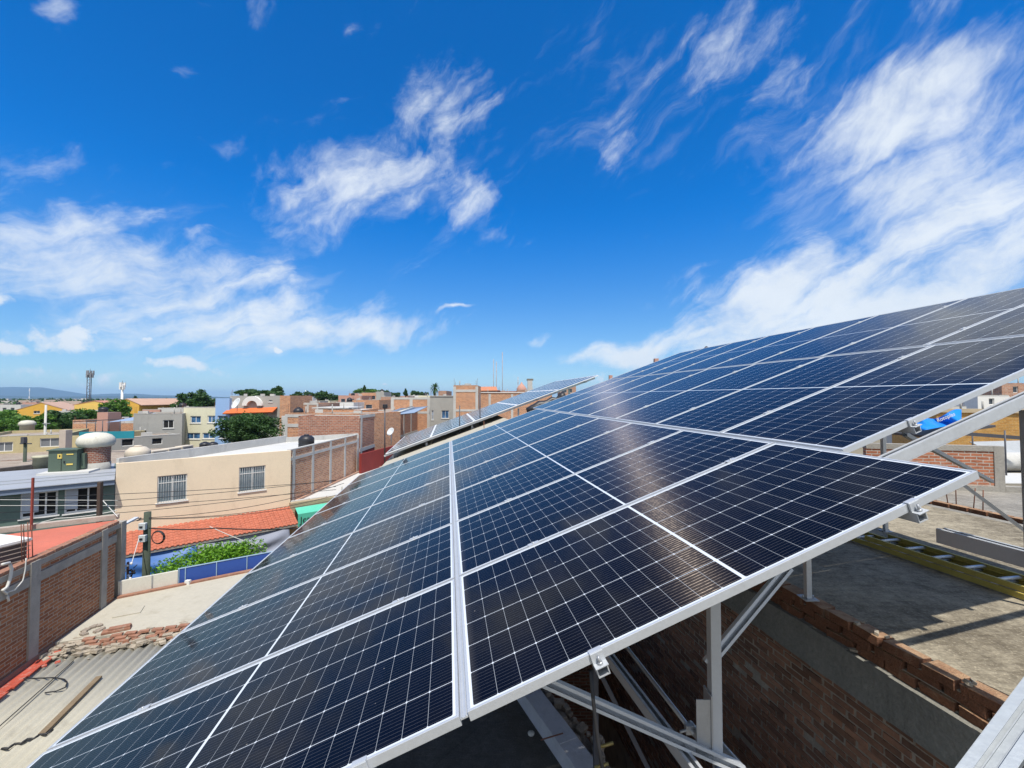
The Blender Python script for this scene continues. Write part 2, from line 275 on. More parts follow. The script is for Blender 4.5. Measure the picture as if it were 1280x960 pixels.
# ------------------------------------------------------------------ object helpers
def tag(o, label=None, cat=None, group=None, kind=None):
    if label: o['label'] = label
    if cat: o['category'] = cat
    if group: o['group'] = group
    if kind: o['kind'] = kind
    return o
def empty(name, loc, label, cat, group=None):
    o = bpy.data.objects.new(name, None); o.location = loc; C.objects.link(o); o.empty_display_size = .2
    return tag(o, label, cat, group)
def rootloc(o):
    v = Vector((0, 0, 0))
    while o is not None: v = v + o.location; o = o.parent
    return v
class MB:
    def __init__(s): s.v = []; s.f = []; s.sm = []
    def add(s, vs, fs, smooth=False):
        b = len(s.v); s.v += [Vector(x) for x in vs]; s.f += [[b + i for i in q] for q in fs]; s.sm += [smooth] * len(fs); return s
    def prism(s, poly, z0, z1, cap=True):
        """poly: list of (x,y) counter clockwise; z0/z1 number or list"""
        k = len(poly); a = z0 if hasattr(z0, '__len__') else [z0] * k; b = z1 if hasattr(z1, '__len__') else [z1] * k
        ar = sum(poly[i][0] * poly[(i + 1) % k][1] - poly[(i + 1) % k][0] * poly[i][1] for i in range(k))
        if ar < 0: poly = poly[::-1]; a = a[::-1]; b = b[::-1]
        vs = [(p[0], p[1], a[i]) for i, p in enumerate(poly)] + [(p[0], p[1], b[i]) for i, p in enumerate(poly)]
        fs = [[i, (i + 1) % k, k + (i + 1) % k, k + i] for i in range(k)]
        if cap: fs += [list(range(k))[::-1], list(range(k, 2 * k))]
        return s.add(vs, fs)
    def chunk(s, c, size, rz=0, jit=.3):
        x, y, z = [v / 2 for v in size]; c = Vector(c); R_ = Matrix.Rotation(rz, 3, 'Z') @ Matrix.Rotation(random.uniform(-.8, .8) * jit, 3, 'X') @ Matrix.Rotation(random.uniform(-.25, .25) * jit, 3, 'Y')
        J = lambda: 1 - random.random() * jit
        vs = [c + R_ @ Vector((i * x * J(), j * y * J(), k * z * J())) for k in (-1, 1) for (i, j) in ((-1, -1), (1, -1), (1, 1), (-1, 1))]
        return s.add(vs, [[3, 2, 1, 0], [4, 5, 6, 7], [0, 1, 5, 4], [1, 2, 6, 5], [2, 3, 7, 6], [3, 0, 4, 7]])
    def wall(s, a, b, z0, z1, t0, t1):
        """slab between 2D points a and b; t0..t1 offset along the left-hand normal"""
        a = Vector(a[:2]); b = Vector(b[:2]); d = (b - a).normalized(); nn = Vector((-d.y, d.x))
        q = [a + nn * t0, b + nn * t0, b + nn * t1, a + nn * t1]
        if hasattr(z1, '__len__'): z1 = [z1[0], z1[1], z1[1], z1[0]]
        if hasattr(z0, '__len__'): z0 = [z0[0], z0[1], z0[1], z0[0]]
        return s.prism([(p.x, p.y) for p in q], z0, z1)
    def box(s, c, size, rz=0, M=None):
        x, y, z = [v / 2 for v in size]; c = Vector(c)
        R_ = M if M is not None else Matrix.Rotation(rz, 3, 'Z')
        vs = [c + R_ @ Vector((i * x, j * y, k * z)) for k in (-1, 1) for (i, j) in ((-1, -1), (1, -1), (1, 1), (-1, 1))]
        return s.add(vs, [[3, 2, 1, 0], [4, 5, 6, 7], [0, 1, 5, 4], [1, 2, 6, 5], [2, 3, 7, 6], [3, 0, 4, 7]])
    def bar(s, a, b, wd, ht, up=(0, 0, 1)):
        a = Vector(a); b = Vector(b); d = (b - a); L = d.length; d.normalize(); up = Vector(up)
        side = d.cross(up).normalized(); u2 = side.cross(d).normalized()
        return s.box((a + b) / 2, (L, wd, ht), M=Matrix((d, side, u2)).transposed())
    def chan(s, a, b, wd, ht, t=.004, up=(0, 0, 1), lips=True):
        """open C channel, open side towards up"""
        a = Vector(a); b = Vector(b); d = (b - a).normalized(); up = Vector(up); side = d.cross(up).normalized(); u2 = side.cross(d).normalized()
        s.bar(a - u2 * (ht / 2 - t / 2), b - u2 * (ht / 2 - t / 2), wd, t, up)
        for q in (-1, 1):
            s.bar(a + side * q * (wd / 2 - t / 2) + u2 * t * .6, b + side * q * (wd / 2 - t / 2) + u2 * t * .6, t, ht - t * 1.2, up)
            if lips: s.bar(a + side * q * (wd / 2 - wd * .16) + u2 * (ht / 2), b + side * q * (wd / 2 - wd * .16) + u2 * (ht / 2), wd * .28, t, up)
        return s
    def tube(s, pts, r, seg=8, cap=True):
        pts = [Vector(p) for p in pts]; rr = r if hasattr(r, '__len__') else [r] * len(pts); vs = []; k = len(pts)
        for i, p in enumerate(pts):
            d = (pts[min(i + 1, k - 1)] - pts[max(i - 1, 0)]).normalized(); ref = Vector((0, 0, 1)) if abs(d.z) < .9 else Vector((1, 0, 0))
            x = d.cross(ref).normalized(); y = x.cross(d).normalized()
            for j in range(seg):
                t = 2 * math.pi * j / seg; vs.append(p + x * math.cos(t) * rr[i] + y * math.sin(t) * rr[i])
        fs = [[i * seg + j, (i + 1) * seg + j, (i + 1) * seg + (j + 1) % seg, i * seg + (j + 1) % seg] for i in range(k - 1) for j in range(seg)]
        if cap: fs += [list(range(seg)), [(k - 1) * seg + j for j in range(seg)][::-1]]
        return s.add(vs, fs, True)
    def lathe(s, c, prof, seg=20, squash=1, smooth=True):
        c = Vector(c); vs = []; k = len(prof)
        for r, z in prof:
            for j in range(seg):
                t = 2 * math.pi * j / seg; vs.append(c + Vector((r * math.cos(t), r * math.sin(t) * squash, z)))
        fs = [[i * seg + j, i * seg + (j + 1) % seg, (i + 1) * seg + (j + 1) % seg, (i + 1) * seg + j] for i in range(k - 1) for j in range(seg)]
        fs += [list(range(seg))[::-1], [(k - 1) * seg + j for j in range(seg)]]
        return s.add(vs, fs, smooth)
    def build(s, name, mat, parent=None, origin=None, bevel=0):
        if parent is not None: o0 = rootloc(parent)
        elif origin is not None: o0 = Vector(origin)
        else:
            xs = [v.x for v in s.v]; ys = [v.y for v in s.v]
            o0 = Vector(((min(xs) + max(xs)) / 2, (min(ys) + max(ys)) / 2, min(v.z for v in s.v)))
        me = bpy.data.meshes.new(name); me.from_pydata([v - o0 for v in s.v], [], s.f); me.update()
        uv = me.uv_layers.new(name='UVMap')
        for p in me.polygons:
            nn = p.normal
            t = Vector((1, 0)) if abs(nn.z) > .7 else Vector((-nn.y, nn.x)).normalized()
            for li in p.loop_indices:
                q = s.v[me.loops[li].vertex_index]
                uv.data[li].uv = (q.x, q.y) if abs(nn.z) > .7 else (q.x * t.x + q.y * t.y, q.z)
            p.use_smooth = s.sm[p.index]
        me.materials.append(mat); o = bpy.data.objects.new(name, me); C.objects.link(o)
        if parent is not None: o.parent = parent
        else: o.location = o0
        if bevel:
            b = o.modifiers.new('bevel', 'BEVEL'); b.width = bevel; b.segments = 2; b.limit_method = 'ANGLE'
        return o
def clone(o, parent=None):
    c = o.copy(); C.objects.link(c); c.parent = parent
    for ch in list(o.children): clone(ch, c)
    return c
def on(A, B, px, py):
    """point of the vertical plane through 2D line A-B seen at a pixel"""
    r = ray(px, py); d = Vector((B[0] - A[0], B[1] - A[1])); nn = Vector((-d.y, d.x))
    k = (nn.x * A[0] + nn.y * A[1]) / (nn.x * r.x + nn.y * r.y); return Vector((r.x * k, r.y * k, H + r.z * k))
def openwall(mb, A, B, z0, z1, ops, t=.2):
    """wall from A to B (outer face = right-hand side), ops = [(s0,s1,za,zb)] holes"""
    A = Vector(A[:2]); B = Vector(B[:2]); d = (B - A); L = d.length; d.normalize()
    ss = sorted(set([0, L] + [min(max(v, 0), L) for o in ops for v in o[:2]])); zs = sorted(set([z0, z1] + [min(max(v, z0), z1) for o in ops for v in o[2:]]))
    for i in range(len(ss) - 1):
        for j in range(len(zs) - 1):
            sm, zm = (ss[i] + ss[i + 1]) / 2, (zs[j] + zs[j + 1]) / 2
            if any(o[0] < sm < o[1] and o[2] < zm < o[3] for o in ops): continue
            mb.wall(A + d * ss[i], A + d * ss[i + 1], zs[j], zs[j + 1], 0, t)
def window(parent, A, B, s0, s1, za, zb, mframe=None, mpane=None, cols=2, rows=1, depth=.1, sill=True, fw=.05, bars=0, curtain=None):
    mframe = mframe or WHITEP; mpane = mpane or GLASS
    A = Vector(A[:2]); B = Vector(B[:2]); d = (B - A).normalized(); f = MB()
    f.wall(A + d * s0, A + d * (s0 + fw), za, zb, depth - .03, depth + .03); f.wall(A + d * (s1 - fw), A + d * s1, za, zb, depth - .03, depth + .03)
    f.wall(A + d * (s0 + fw), A + d * (s1 - fw), za, za + fw, depth - .03, depth + .03); f.wall(A + d * (s0 + fw), A + d * (s1 - fw), zb - fw, zb, depth - .03, depth + .03)
    for i in range(1, cols):
        s = s0 + (s1 - s0) * i / cols; f.wall(A + d * (s - fw * .4), A + d * (s + fw * .4), za + fw, zb - fw, depth - .025, depth + .025)
    for i in range(1, rows):
        z = za + (zb - za) * (.72 if rows == 2 else i / rows); f.wall(A + d * (s0 + fw), A + d * (s1 - fw), z - fw * .4, z + fw * .4, depth - .02, depth + .02)
    w_ = f.build('window', mframe, parent)
    p = MB(); p.wall(A + d * (s0 + fw * .5), A + d * (s1 - fw * .5), za + fw * .5, zb - fw * .5, depth - .004, depth + .004); p.build('pane', mpane, w_)
    if curtain:
        c = MB(); c.wall(A + d * (s0 + fw), A + d * (s1 - fw), za + fw, zb - fw, depth + .03, depth + .04); c.build('curtain', curtain, w_)
    if sill:
        q = MB(); q.wall(A + d * (s0 - .06), A + d * (s1 + .06), za - .06, za, -.05, .04); q.build('sill', WHITEP if mframe is WHITEP else CONC_L, w_)
    if bars:
        g = MB(); L = s1 - s0
        for i in range(bars):
            pp = A + d * (s0 + L * (i + .5) / bars); nn = Vector((-d.y, d.x)); q = pp + nn * .03
            g.tube([(q.x, q.y, za), (q.x, q.y, zb)], .0055, 5)
        g.build('window_bars', WHITEP, w_)
    return w_
def house(name, label, A, B, zt, depth, mwall, wins=(), zb=0, mroof=None, cat='house', parapet=.3, group=None, gable=0, mgable=None, dvec=None, mfront=None, wkw=None, wcol=None, cornice=None):
    """house whose front runs from A to B (left to right as seen); wins = pixel rectangles on the front"""
    A = Vector(A[:2]); B = Vector(B[:2]); d = (B - A); L = d.length; d.normalize(); nn = Vector((-d.y, d.x))
    dv = Vector(dvec) if dvec else nn * depth
    root = empty(name, ((A + B) / 2).to_3d() + Vector((0, 0, zb)), label, cat, group)
    ops = []
    for (x0, y0, x1, y1) in wins:
        a = on(A, B, x0, y0); b = on(A, B, x1, y1); s0 = (Vector(a[:2]) - A).dot(d); s1 = (Vector(b[:2]) - A).dot(d); ops.append((s0, s1, b.z, (a.z)))
    mb = MB(); t = .2
    openwall(mb, A, B, zb, zt, ops, t)
    Ai = A + nn * t; Bi = B + nn * t
    q = [Ai, Bi, Bi + dv, Ai + dv]
    roof_z = zt - parapet
    mb.prism([tuple(p) for p in q], zb, roof_z - .004)
    if parapet > .02:
        for (a, b) in ((q[1], q[2]), (q[2], q[3]), (q[3], q[0])): mb.wall(a, b, roof_z, zt, 0, .15)
    wall_o = mb.build('wall', mwall, root)
    r = MB(); ins = []
    cx = sum((p for p in q), Vector((0, 0))) / 4
    r.prism([tuple(p + (cx - p).normalized() * .1) for p in q], roof_z, roof_z + .02); r.build('roof', mroof or R_OLD, root)
    if gable:
        g = MB(); m0 = (A + B) / 2; ov = d * .5
        a0, b0, m1 = A - ov, B + ov, m0
        for sgn, e in ((1, a0), (-1, b0)):
            hi = m1; 
            g.add([(e.x, e.y, zt), (hi.x, hi.y, zt + gable), (hi.x + dv.x, hi.y + dv.y, zt + gable), (e.x + dv.x, e.y + dv.y, zt),
                   (e.x, e.y, zt - .12), (hi.x, hi.y, zt + gable - .12), (hi.x + dv.x, hi.y + dv.y, zt + gable - .12), (e.x + dv.x, e.y + dv.y, zt - .12)],
                  [[0, 1, 2, 3], [7, 6, 5, 4], [0, 4, 5, 1], [1, 5, 6, 2], [2, 6, 7, 3], [3, 7, 4, 0]])
        g.build('pitched_roof', mgable or TERRA, root)
        gb = MB(); a2 = A + nn * .05; b2 = B + nn * .05; m2 = m0 + nn * .05
        gb.add([(a2.x, a2.y, zt), (b2.x, b2.y, zt), (m2.x, m2.y, zt + gable - .14), (a2.x + nn.x * .2, a2.y + nn.y * .2, zt), (b2.x + nn.x * .2, b2.y + nn.y * .2, zt), (m2.x + nn.x * .2, m2.y + nn.y * .2, zt + gable - .14)],
               [[0, 1, 2], [5, 4, 3], [0, 3, 4, 1], [1, 4, 5, 2], [2, 5, 3, 0]]); gb.build('gable_wall', mwall, root)
    if cornice:
        c = MB(); c.wall(A - d * .05, B + d * .05, zt, zt + .1, -.08, t + .05); c.build('cornice', cornice, root)
    for o in ops:
        kw = dict(wkw or {}); window(root, A, B, *o, **kw)
    rr = random.Random(int(abs(A.x * 13 + zt * 71 + A.y * 7)))
    if L > 2.2 and not gable and parapet > .03:
        for i in range(3):
            q_ = A + d * (L * rr.uniform(.08, .92)) + (dv.normalized() * (.3 + rr.random() * 3)); h_ = rr.uniform(.35, .9); m_ = MB()
            if rr.random() < .5: m_.tube([(q_.x, q_.y, roof_z), (q_.x, q_.y, roof_z + h_)], .05, 6); m_.build('vent_pipe', GREYP, root)
            else:
                m_.box((q_.x, q_.y, roof_z + .15 + parapet / 2), (rr.uniform(.3, .9), .3, .3 + parapet), rr.uniform(0, 1)); m_.build('roof_block', CONC_L, root)
        for cx_ in (A + nn * .1 + d * .12, B + nn * .1 - d * .12):
            if rr.random() < .6:
                for e_ in (-.05, .05):
                    m_ = MB(); m_.tube([(cx_.x + e_, cx_.y, zt - .1), (cx_.x + e_ * 1.6, cx_.y + .03, zt + rr.uniform(.4, .9))], .014, 4); m_.build('rebar_stub', RUST, root)
        m_ = MB(); n_seg = max(3, int(L / .9))
        for i in range(n_seg):
            m_.wall(A + d * (L * i / n_seg), A + d * (L * (i + rr.uniform(.9, 1.0)) / n_seg), zt + .001, zt + rr.uniform(.02, .09), -.012, .212)
        m_.build('coping', CONC_L if rr.random() < .6 else mwall, root)
    return root, A, B, d, nn

def tree(name, label, c, rx, ry, rz, z0, nleaf, lsize, mat, seed, cat='tree', group=None, nclump=26, kind='round'):
    rnd = random.Random(seed); c = Vector(c); root = empty(name, (c.x, c.y, z0), label, cat, group)
    clumps = []
    for i in range(nclump):
        for _ in range(50):
            v = Vector((rnd.uniform(-1, 1), rnd.uniform(-1, 1), rnd.uniform(-1, 1)))
            if v.length < 1: break
        v = v * (.55 + .4 * rnd.random()) if v.length > .3 else v
        if kind == 'cone': v.x *= (1 - v.z) / 2; v.y *= (1 - v.z) / 2
        clumps.append((Vector((v.x * rx, v.y * ry, v.z * rz)), rnd.uniform(.22, .42)))
    vs = []; fs = []
    for i in range(nleaf):
        cc, cr = clumps[rnd.randrange(nclump)]
        if kind == 'cone': cr *= max(.25, (1 - cc.z / rz) / 2)
        v = Vector((rnd.gauss(0, 1), rnd.gauss(0, 1), rnd.gauss(0, 1))).normalized() * (rnd.random() ** .45)
        p = c + cc + Vector((v.x * rx * cr, v.y * ry * cr, v.z * rz * cr * .85))
        if p.z < z0 + .3: continue
        a = Vector((rnd.gauss(0, 1), rnd.gauss(0, 1), rnd.gauss(0, .6))).normalized(); b = a.cross(Vector((rnd.gauss(0, 1), rnd.gauss(0, 1), rnd.gauss(0, 1)))).normalized()
        s = lsize * rnd.uniform(.6, 1.3); k = len(vs)
        vs += [p - a * s, p + b * s * .42, p + a * s, p - b * s * .42]; fs.append([k, k + 1, k + 2, k + 3])
    m = MB(); m.v = vs; m.f = fs; m.sm = [False] * len(fs); m.build('crown', mat, root)
    t = MB(); base = Vector((c.x, c.y, z0)); tr = max(.09, min(rx, rz) * .07)
    top = c + Vector((0, 0, rz * .3)); t.tube([base, base.lerp(top, .5) + Vector((rx * .04, 0, 0)), top], [tr * 1.3, tr, tr * .35], 8)
    for cc, cr in clumps[:8]: t.tube([base.lerp(top, .55), c + cc * .5, c + cc * .9], [tr * .55, tr * .35, tr * .12], 6)
    t.build('trunk', BARK, root); return root
def wire(label, pts, r=.011, mat=None, sag=.0, name='overhead_cable', cat='cable', group=None, seg=14):
    pts = [Vector(p) for p in pts]; out_ = []
    for i in range(len(pts) - 1):
        for j in range(seg):
            t = j / seg; q = pts[i].lerp(pts[i + 1], t); q.z -= sag * 4 * t * (1 - t); out_.append(q)
    out_.append(pts[-1]); m = MB(); m.tube(out_, r, 5); o = m.build(name, mat or CABLE); return tag(o, label, cat, group)

# ------------------------------------------------------------------ ground, street, hills
S = Vector((.80, .60)).normalized()           # direction of the street
g = MB(); g.add([(-9000, -3000, -.02), (9000, -3000, -.02), (9000, 15000, -.02), (-9000, 15000, -.02)], [[0, 1, 2, 3]])
tag(g.build('ground', plain('dry ground', (.20, .17, .11), .95, .35, .02, stain=.6, stain_col=(.07, .10, .04))), kind='structure')
nS = Vector((-S.y, S.x)); s0 = Vector((-11.4, 12.2))
def strip(name, o0, o1, z, m, ext=(-60, 60), zb=None):
    q = MB(); a = s0 + S * ext[0]; b = s0 + S * ext[1]
    q.wall(a, b, z - .02 if zb is None else zb, z, o0, o1); return tag(q.build(name, m), kind='structure')
strip('road', 1.6, 5.8, .01, ASPH); strip('pavement', .3, 1.6, .14, PAVE, zb=-.1); strip('pavement', 5.8, 7.0, .14, PAVE, zb=-.1)
def hills(name, prof, Y, col, depth):
    m = MB(); vs = []; k = len(prof)
    for (x, y) in prof:
        p = P(x, y, Y); vs.append(Vector((p.x, Y, p.z)))
    base = [Vector((v.x * .93, Y * .90, -5)) for v in vs]; mid = [Vector((v.x * .97, Y * .955, v.z * .55)) for v in vs]; bk = [Vector((v.x * 1.1, Y + depth, -5)) for v in vs]
    rnd = random.Random(3)
    for q in mid: q.z += rnd.uniform(-6, 6)
    allv = base + mid + vs + bk
    fs = [[r * k + i, r * k + i + 1, (r + 1) * k + i + 1, (r + 1) * k + i] for r in range(3) for i in range(k - 1)]
    m.add(allv, fs, True); return tag(m.build(name, col), kind='structure')
HILLM = plain('wooded hillside', (.022, .042, .03), .95, .35, .004, stain=.5, stain_col=(.09, .09, .05))
hills('hills', [(-420, 494), (-200, 487), (-60, 484.5), (5, 484), (14, 483.6), (30, 484), (52, 484.2), (62, 487.5), (74, 490.5), (88, 492.6), (110, 493.3), (140, 492), (170, 492.2), (200, 494), (230, 494.5), (270, 496), (330, 497)], 6500, HILLM, 1800)
hills('hills', [(-300, 494.5), (-100, 493), (0, 494.5), (60, 496), (130, 495.2), (210, 495.8), (300, 496.8)], 4200, HILLM, 700)

# ------------------------------------------------------------------ solar array
ud_c = Vector((.93040, -.33584, .14685)); vd_c = Vector((-.14570, .02870, .98891)); T_c = Vector((-.1541, 1.1322, 1.4865))
fw = Vector((0, math.cos(PITCH), math.sin(PITCH))); upv = Vector((0, -math.sin(PITCH), math.cos(PITCH)))
def c2w(v): return Vector((v.x, 0, 0)) + upv * (-v.y) + fw * v.z
U = c2w(ud_c).normalized(); V = c2w(vd_c); V = (V - U * V.dot(U)).normalized(); Nn = U.cross(V).normalized()
O = Vector((0, 0, H)) + c2w(T_c)
LP, WP, PITCHW, GC = 2.279, 1.134, 1.1519, .0312
ROT = Matrix((U, V, Nn)).transposed().to_4x4()
def A3(u, v, h=0): return O + U * u + V * v + Nn * h
def panel_material(dusty=0.0):
    m, k, bs = mat_base('monocrystalline cells under glass'); uv = tex(k, 'UV'); s = k.new('ShaderNodeSeparateXYZ'); k.put(s.inputs[0], uv)
    x, y = s.outputs[0], s.outputs[1]
    d = k.m('SUBTRACT', k.m('ABSOLUTE', k.m('SUBTRACT', x, LP / 2)), .007)
    pu = (LP / 2 - .022 - .007) / 12; cu = k.m('DIVIDE', d, pu); fu = k.m('FRACT', cu); du = k.m('MULTIPLY', k.m('MINIMUM', fu, k.m('SUBTRACT', 1, fu)), pu)
    pv = (WP - .042) / 6; yy = k.m('SUBTRACT', y, .021); cv = k.m('DIVIDE', yy, pv); fv = k.m('FRACT', cv); dv = k.m('MULTIPLY', k.m('MINIMUM', fv, k.m('SUBTRACT', 1, fv)), pv)
    lu = k.m('MULTIPLY', k.m('LESS_THAN', du, .0007), .55); lv = k.m('LESS_THAN', dv, .0013); dia = k.m('LESS_THAN', k.m('ADD', du, dv), .0062)
    out1 = k.m('LESS_THAN', d, 0.0); out2 = k.m('GREATER_THAN', d, pu * 12); out3 = k.m('LESS_THAN', yy, 0.0); out4 = k.m('GREATER_THAN', yy, pv * 6)
    wht = lu
    for q in (lv, dia, out1, out2, out3, out4): wht = k.m('MAXIMUM', wht, q)
    fb = k.m('FRACT', k.m('MULTIPLY', cv, 10)); bus = k.m('LESS_THAN', k.m('ABSOLUTE', k.m('SUBTRACT', fb, .5)), .030)
    cell = k.new('ShaderNodeCombineXYZ'); k.put(cell.inputs[0], k.m('FLOOR', k.m('DIVIDE', x, pu))); k.put(cell.inputs[1], k.m('FLOOR', cv))
    oi = k.new('ShaderNodeObjectInfo'); k.put(cell.inputs[2], k.m('MULTIPLY', oi.outputs['Random'], 50))
    wnz = k.new('ShaderNodeTexWhiteNoise'); k.put(wnz.inputs['Vector'], cell.outputs[0])
    c = k.mix(wnz.outputs[0], (.0010, .0011, .0032, 1), (.0020, .0023, .0065, 1))
    c = k.mix(oi.outputs['Random'], c, (.0016, .0018, .0055, 1))
    c = k.mix(k.m('MULTIPLY', bus, .8), c, (.075, .078, .088, 1))
    c = k.mix(wht, c, (.56, .60, .64, 1))
    gv = k.new('ShaderNodeVectorMath', operation='ADD'); k.put(gv.inputs[0], tex(k)); rv = k.new('ShaderNodeCombineXYZ'); k.put(rv.inputs[0], k.m('MULTIPLY', oi.outputs['Random'], 40)); k.put(gv.inputs[1], rv.outputs[0]); GV = gv.outputs[0]
    film = k.ramp(k.noise(GV, 1.6, 8, .7), .42, .8, .0, .006 + dusty)
    runs = k.m('MULTIPLY', k.ramp(k.noise(k.scale(GV, (1.2, 34, 1)), 1.0, 5, .6), .52, .75, 0, .012), k.ramp(k.noise(GV, 2.3, 3), .4, .6))
    edge = k.ramp(x, .012, .06, .05, 0); spots = k.new('ShaderNodeTexVoronoi'); k.put(spots.inputs['Vector'], GV); spots.inputs['Scale'].default_value = 9
    sp = k.m('MULTIPLY', k.m('LESS_THAN', spots.outputs['Distance'], .028), .35)
    dust = k.m('ADD', k.m('ADD', film, runs), k.m('MAXIMUM', edge, sp)); c = k.mix(dust, c, (.5, .46, .40, 1))
    k.put(bs.inputs['Base Color'], c); bs.inputs['Roughness'].default_value = .5; bs.inputs['Specular IOR Level'].default_value = .0
    bs.inputs['Coat Weight'].default_value = .9; bs.inputs['Coat IOR'].default_value = 1.21
    k.put(bs.inputs['Coat Roughness'], k.ramp(k.noise(GV, 2.0, 5), .3, .7, .035 + dusty * 3, .08 + dusty * 4))
    gl = k.new('ShaderNodeBsdfAnisotropic'); gl.inputs['Roughness'].default_value = FING_R; gl.inputs['Anisotropy'].default_value = .90
    gl.inputs['Color'].default_value = (.80, .68, .58, 1)
    tg = k.new('ShaderNodeTangent', direction_type='UV_MAP'); tg.uv_map = 'UVMap'; k.put(gl.inputs['Tangent'], tg.outputs[0])
    busw = k.m('LESS_THAN', k.m('ABSOLUTE', k.m('SUBTRACT', fb, .5)), .10)
    spark = k.m('ADD', k.m('MULTIPLY', k.ramp(k.noise(k.scale(uv, (30, 300, 1)), 1.0, 3, .75), .44, .60, .15, 1.0), k.m('MULTIPLY', busw, FING)), FING * .10)
    mx = k.new('ShaderNodeMixShader'); k.put(mx.inputs[0], k.m('MULTIPLY', spark, k.m('SUBTRACT', 1, wht)))
    t = m.node_tree; t.links.new(bs.outputs[0], mx.inputs[1]); t.links.new(gl.outputs[0], mx.inputs[2]); t.links.new(mx.outputs[0], t.nodes['Material Output'].inputs[0])
    return m
FING, FING_R = .046, .50
PANELM = panel_material(); PANELD = panel_material(.02)
def panel_proto():
    root = bpy.data.objects.new('solar_panel', None); C.objects.link(root); root.empty_display_size = .2
    f = MB(); hh, lip, t = .035, .011, .002
    def fr(a, b, ya, yb):  # lip + web, local space
        f.box(((a + b) / 2, (ya + yb) / 2, -hh / 2), (b - a, yb - ya, hh))
    fr(0, LP, 0, lip); fr(0, LP, WP - lip, WP); fr(0, lip, lip, WP - lip); fr(LP - lip, LP, lip, WP - lip)
    f.box((LP / 2, .011 + .009, -hh + .001), (LP - 2 * lip - .002, .018, .002)); f.box((LP / 2, WP - .02, -hh + .001), (LP - 2 * lip - .002, .018, .002))
    fo = f.build('frame', ALU, None, (0, 0, 0), bevel=.0016); fo.parent = root
    g_ = MB(); g_.box((LP / 2, WP / 2, -.0055), (LP - 2 * lip - .0004, WP - 2 * lip - .0004, .005)); go = g_.build('glass_cells', PANELM, None, (0, 0, 0)); go.parent = root
    go.data.uv_layers[0].name = 'UVMap'
    for q in (.4, 1.14, 1.88):
        j = MB(); j.box((q, WP / 2, -.018), (.09, .03, .018)); jo = j.build('junction_box', BLACKP, None, (0, 0, 0)); jo.parent = root
    return root
proto = panel_proto()
OFFC = [0, 0, .6586, .6586 + .1007]
NROW = [8, 8, 8, 8]
COLN = ['lowest left column', 'second column', 'third column', 'highest right column']
ROWN = ['nearest row', 'second row back', 'third row back', 'fourth row back', 'fifth row back', 'sixth row back', 'seventh row back', 'farthest row']
first = True
for c in range(4):
    for r in range(NROW[c]):
        o = proto if first else clone(proto); first = False
        u0 = (c - 1) * (LP + GC); v0 = OFFC[c] + r * PITCHW
        o.matrix_world = Matrix.Translation(A3(u0, v0)) @ ROT
        rn = ROWN[r] if r < NROW[c] - 1 else 'farthest row'
        tag(o, 'solar panel of the big array, %s, %s' % (COLN[c], rn), 'solar panel', 'solar panels of the big foreground array')
# seam strips, rails, clamps
for i, nm in enumerate(('first', 'second', 'third')):
    m = MB(); u = (i) * (LP + GC) - GC / 2; v0 = OFFC[i + 1] + .0; v1 = OFFC[i] + NROW[i] * PITCHW - .02
    M3 = ROT.to_3x3()
    m.box(A3(u, (v0 + v1) / 2, -.014), (GC - .004, v1 - v0, .006), M=M3); m.box(A3(u - .007, (v0 + v1) / 2, -.009), (.003, v1 - v0, .004), M=M3); m.box(A3(u + .007, (v0 + v1) / 2, -.009), (.003, v1 - v0, .004), M=M3)
    tag(m.build('seam_strip', ALU), 'long ribbed aluminium strip filling the %s seam between array columns, counted from the left' % nm, 'metal strip')
railsu = []
for c in range(4):
    for e, off in (('lower', .49), ('upper', 1.93)):
        u = (c - 1) * (LP + GC) + off; railsu.append(u)
        v0 = OFFC[c] - (.024); v1 = OFFC[c] + NROW[c] * PITCHW + .05
        m = MB(); m.chan(A3(u, v0, -.035 - .023), A3(u, v1, -.035 - .023), .045, .042, .004, up=Nn)
        tag(m.build('mounting_rail', ALU), 'aluminium mounting rail under the %s half of the %s of panels' % (e, COLN[c]), 'rail', 'rails under the big array')
def clamp_end(u, v, label):
    root = empty('end_clamp', A3(u, v, -.06), label, 'clamp', 'end clamps on the front edges of the array'); M3 = ROT.to_3x3()
    m = MB(); m.box(A3(u, v - .006, -.017), (.05, .008, .040), M=M3); m.box(A3(u, v + .004, .0035), (.05, .022, .004), M=M3); m.box(A3(u, v - .022, -.037), (.05, .030, .005), M=M3)
    m.build('bracket', ALU, root, bevel=.001)
    b = MB(); ax = Nn; b.tube([A3(u, v - .02, -.034), A3(u, v - .02, -.006)], .005, 8); b.tube([A3(u, v - .02, -.034), A3(u, v - .02, -.027)], .010, 6); b.build('bolt', GALV, root)
    return root
for c, nm in ((0, 'lowest left column'), (1, 'second column'), (2, 'third column'), (3, 'highest column')):
    for e, off in (('lower', .49), ('upper', 1.93)):
        clamp_end((c - 1) * (LP + GC) + off, OFFC[c], 'end clamp on the front edge, %s rail of the %s' % (e, nm))
M3 = ROT.to_3x3(); mc = MB(); mc.box(A3(.49, PITCHW - .004, .0035), (.07, .034, .005), M=M3); mc.tube([A3(.49, PITCHW - .004, .005), A3(.49, PITCHW - .004, .013)], .007, 6)
mco = mc.build('mid_clamp', ALU, None, A3(.49, PITCHW - .004)); tag(mco, 'small aluminium mid clamp gripping the frames of two neighbouring panels in the big array', 'clamp', 'mid clamps between the rows of panels')
for c in range(4):
    for off in (.49, 1.93):
        for r in range(1, NROW[c]):
            if c == 1 and off == .49 and r == 1: continue
            o = mco.copy(); C.objects.link(o); o.location = A3((c - 1) * (LP + GC) + off, OFFC[c] + r * PITCHW - .004)
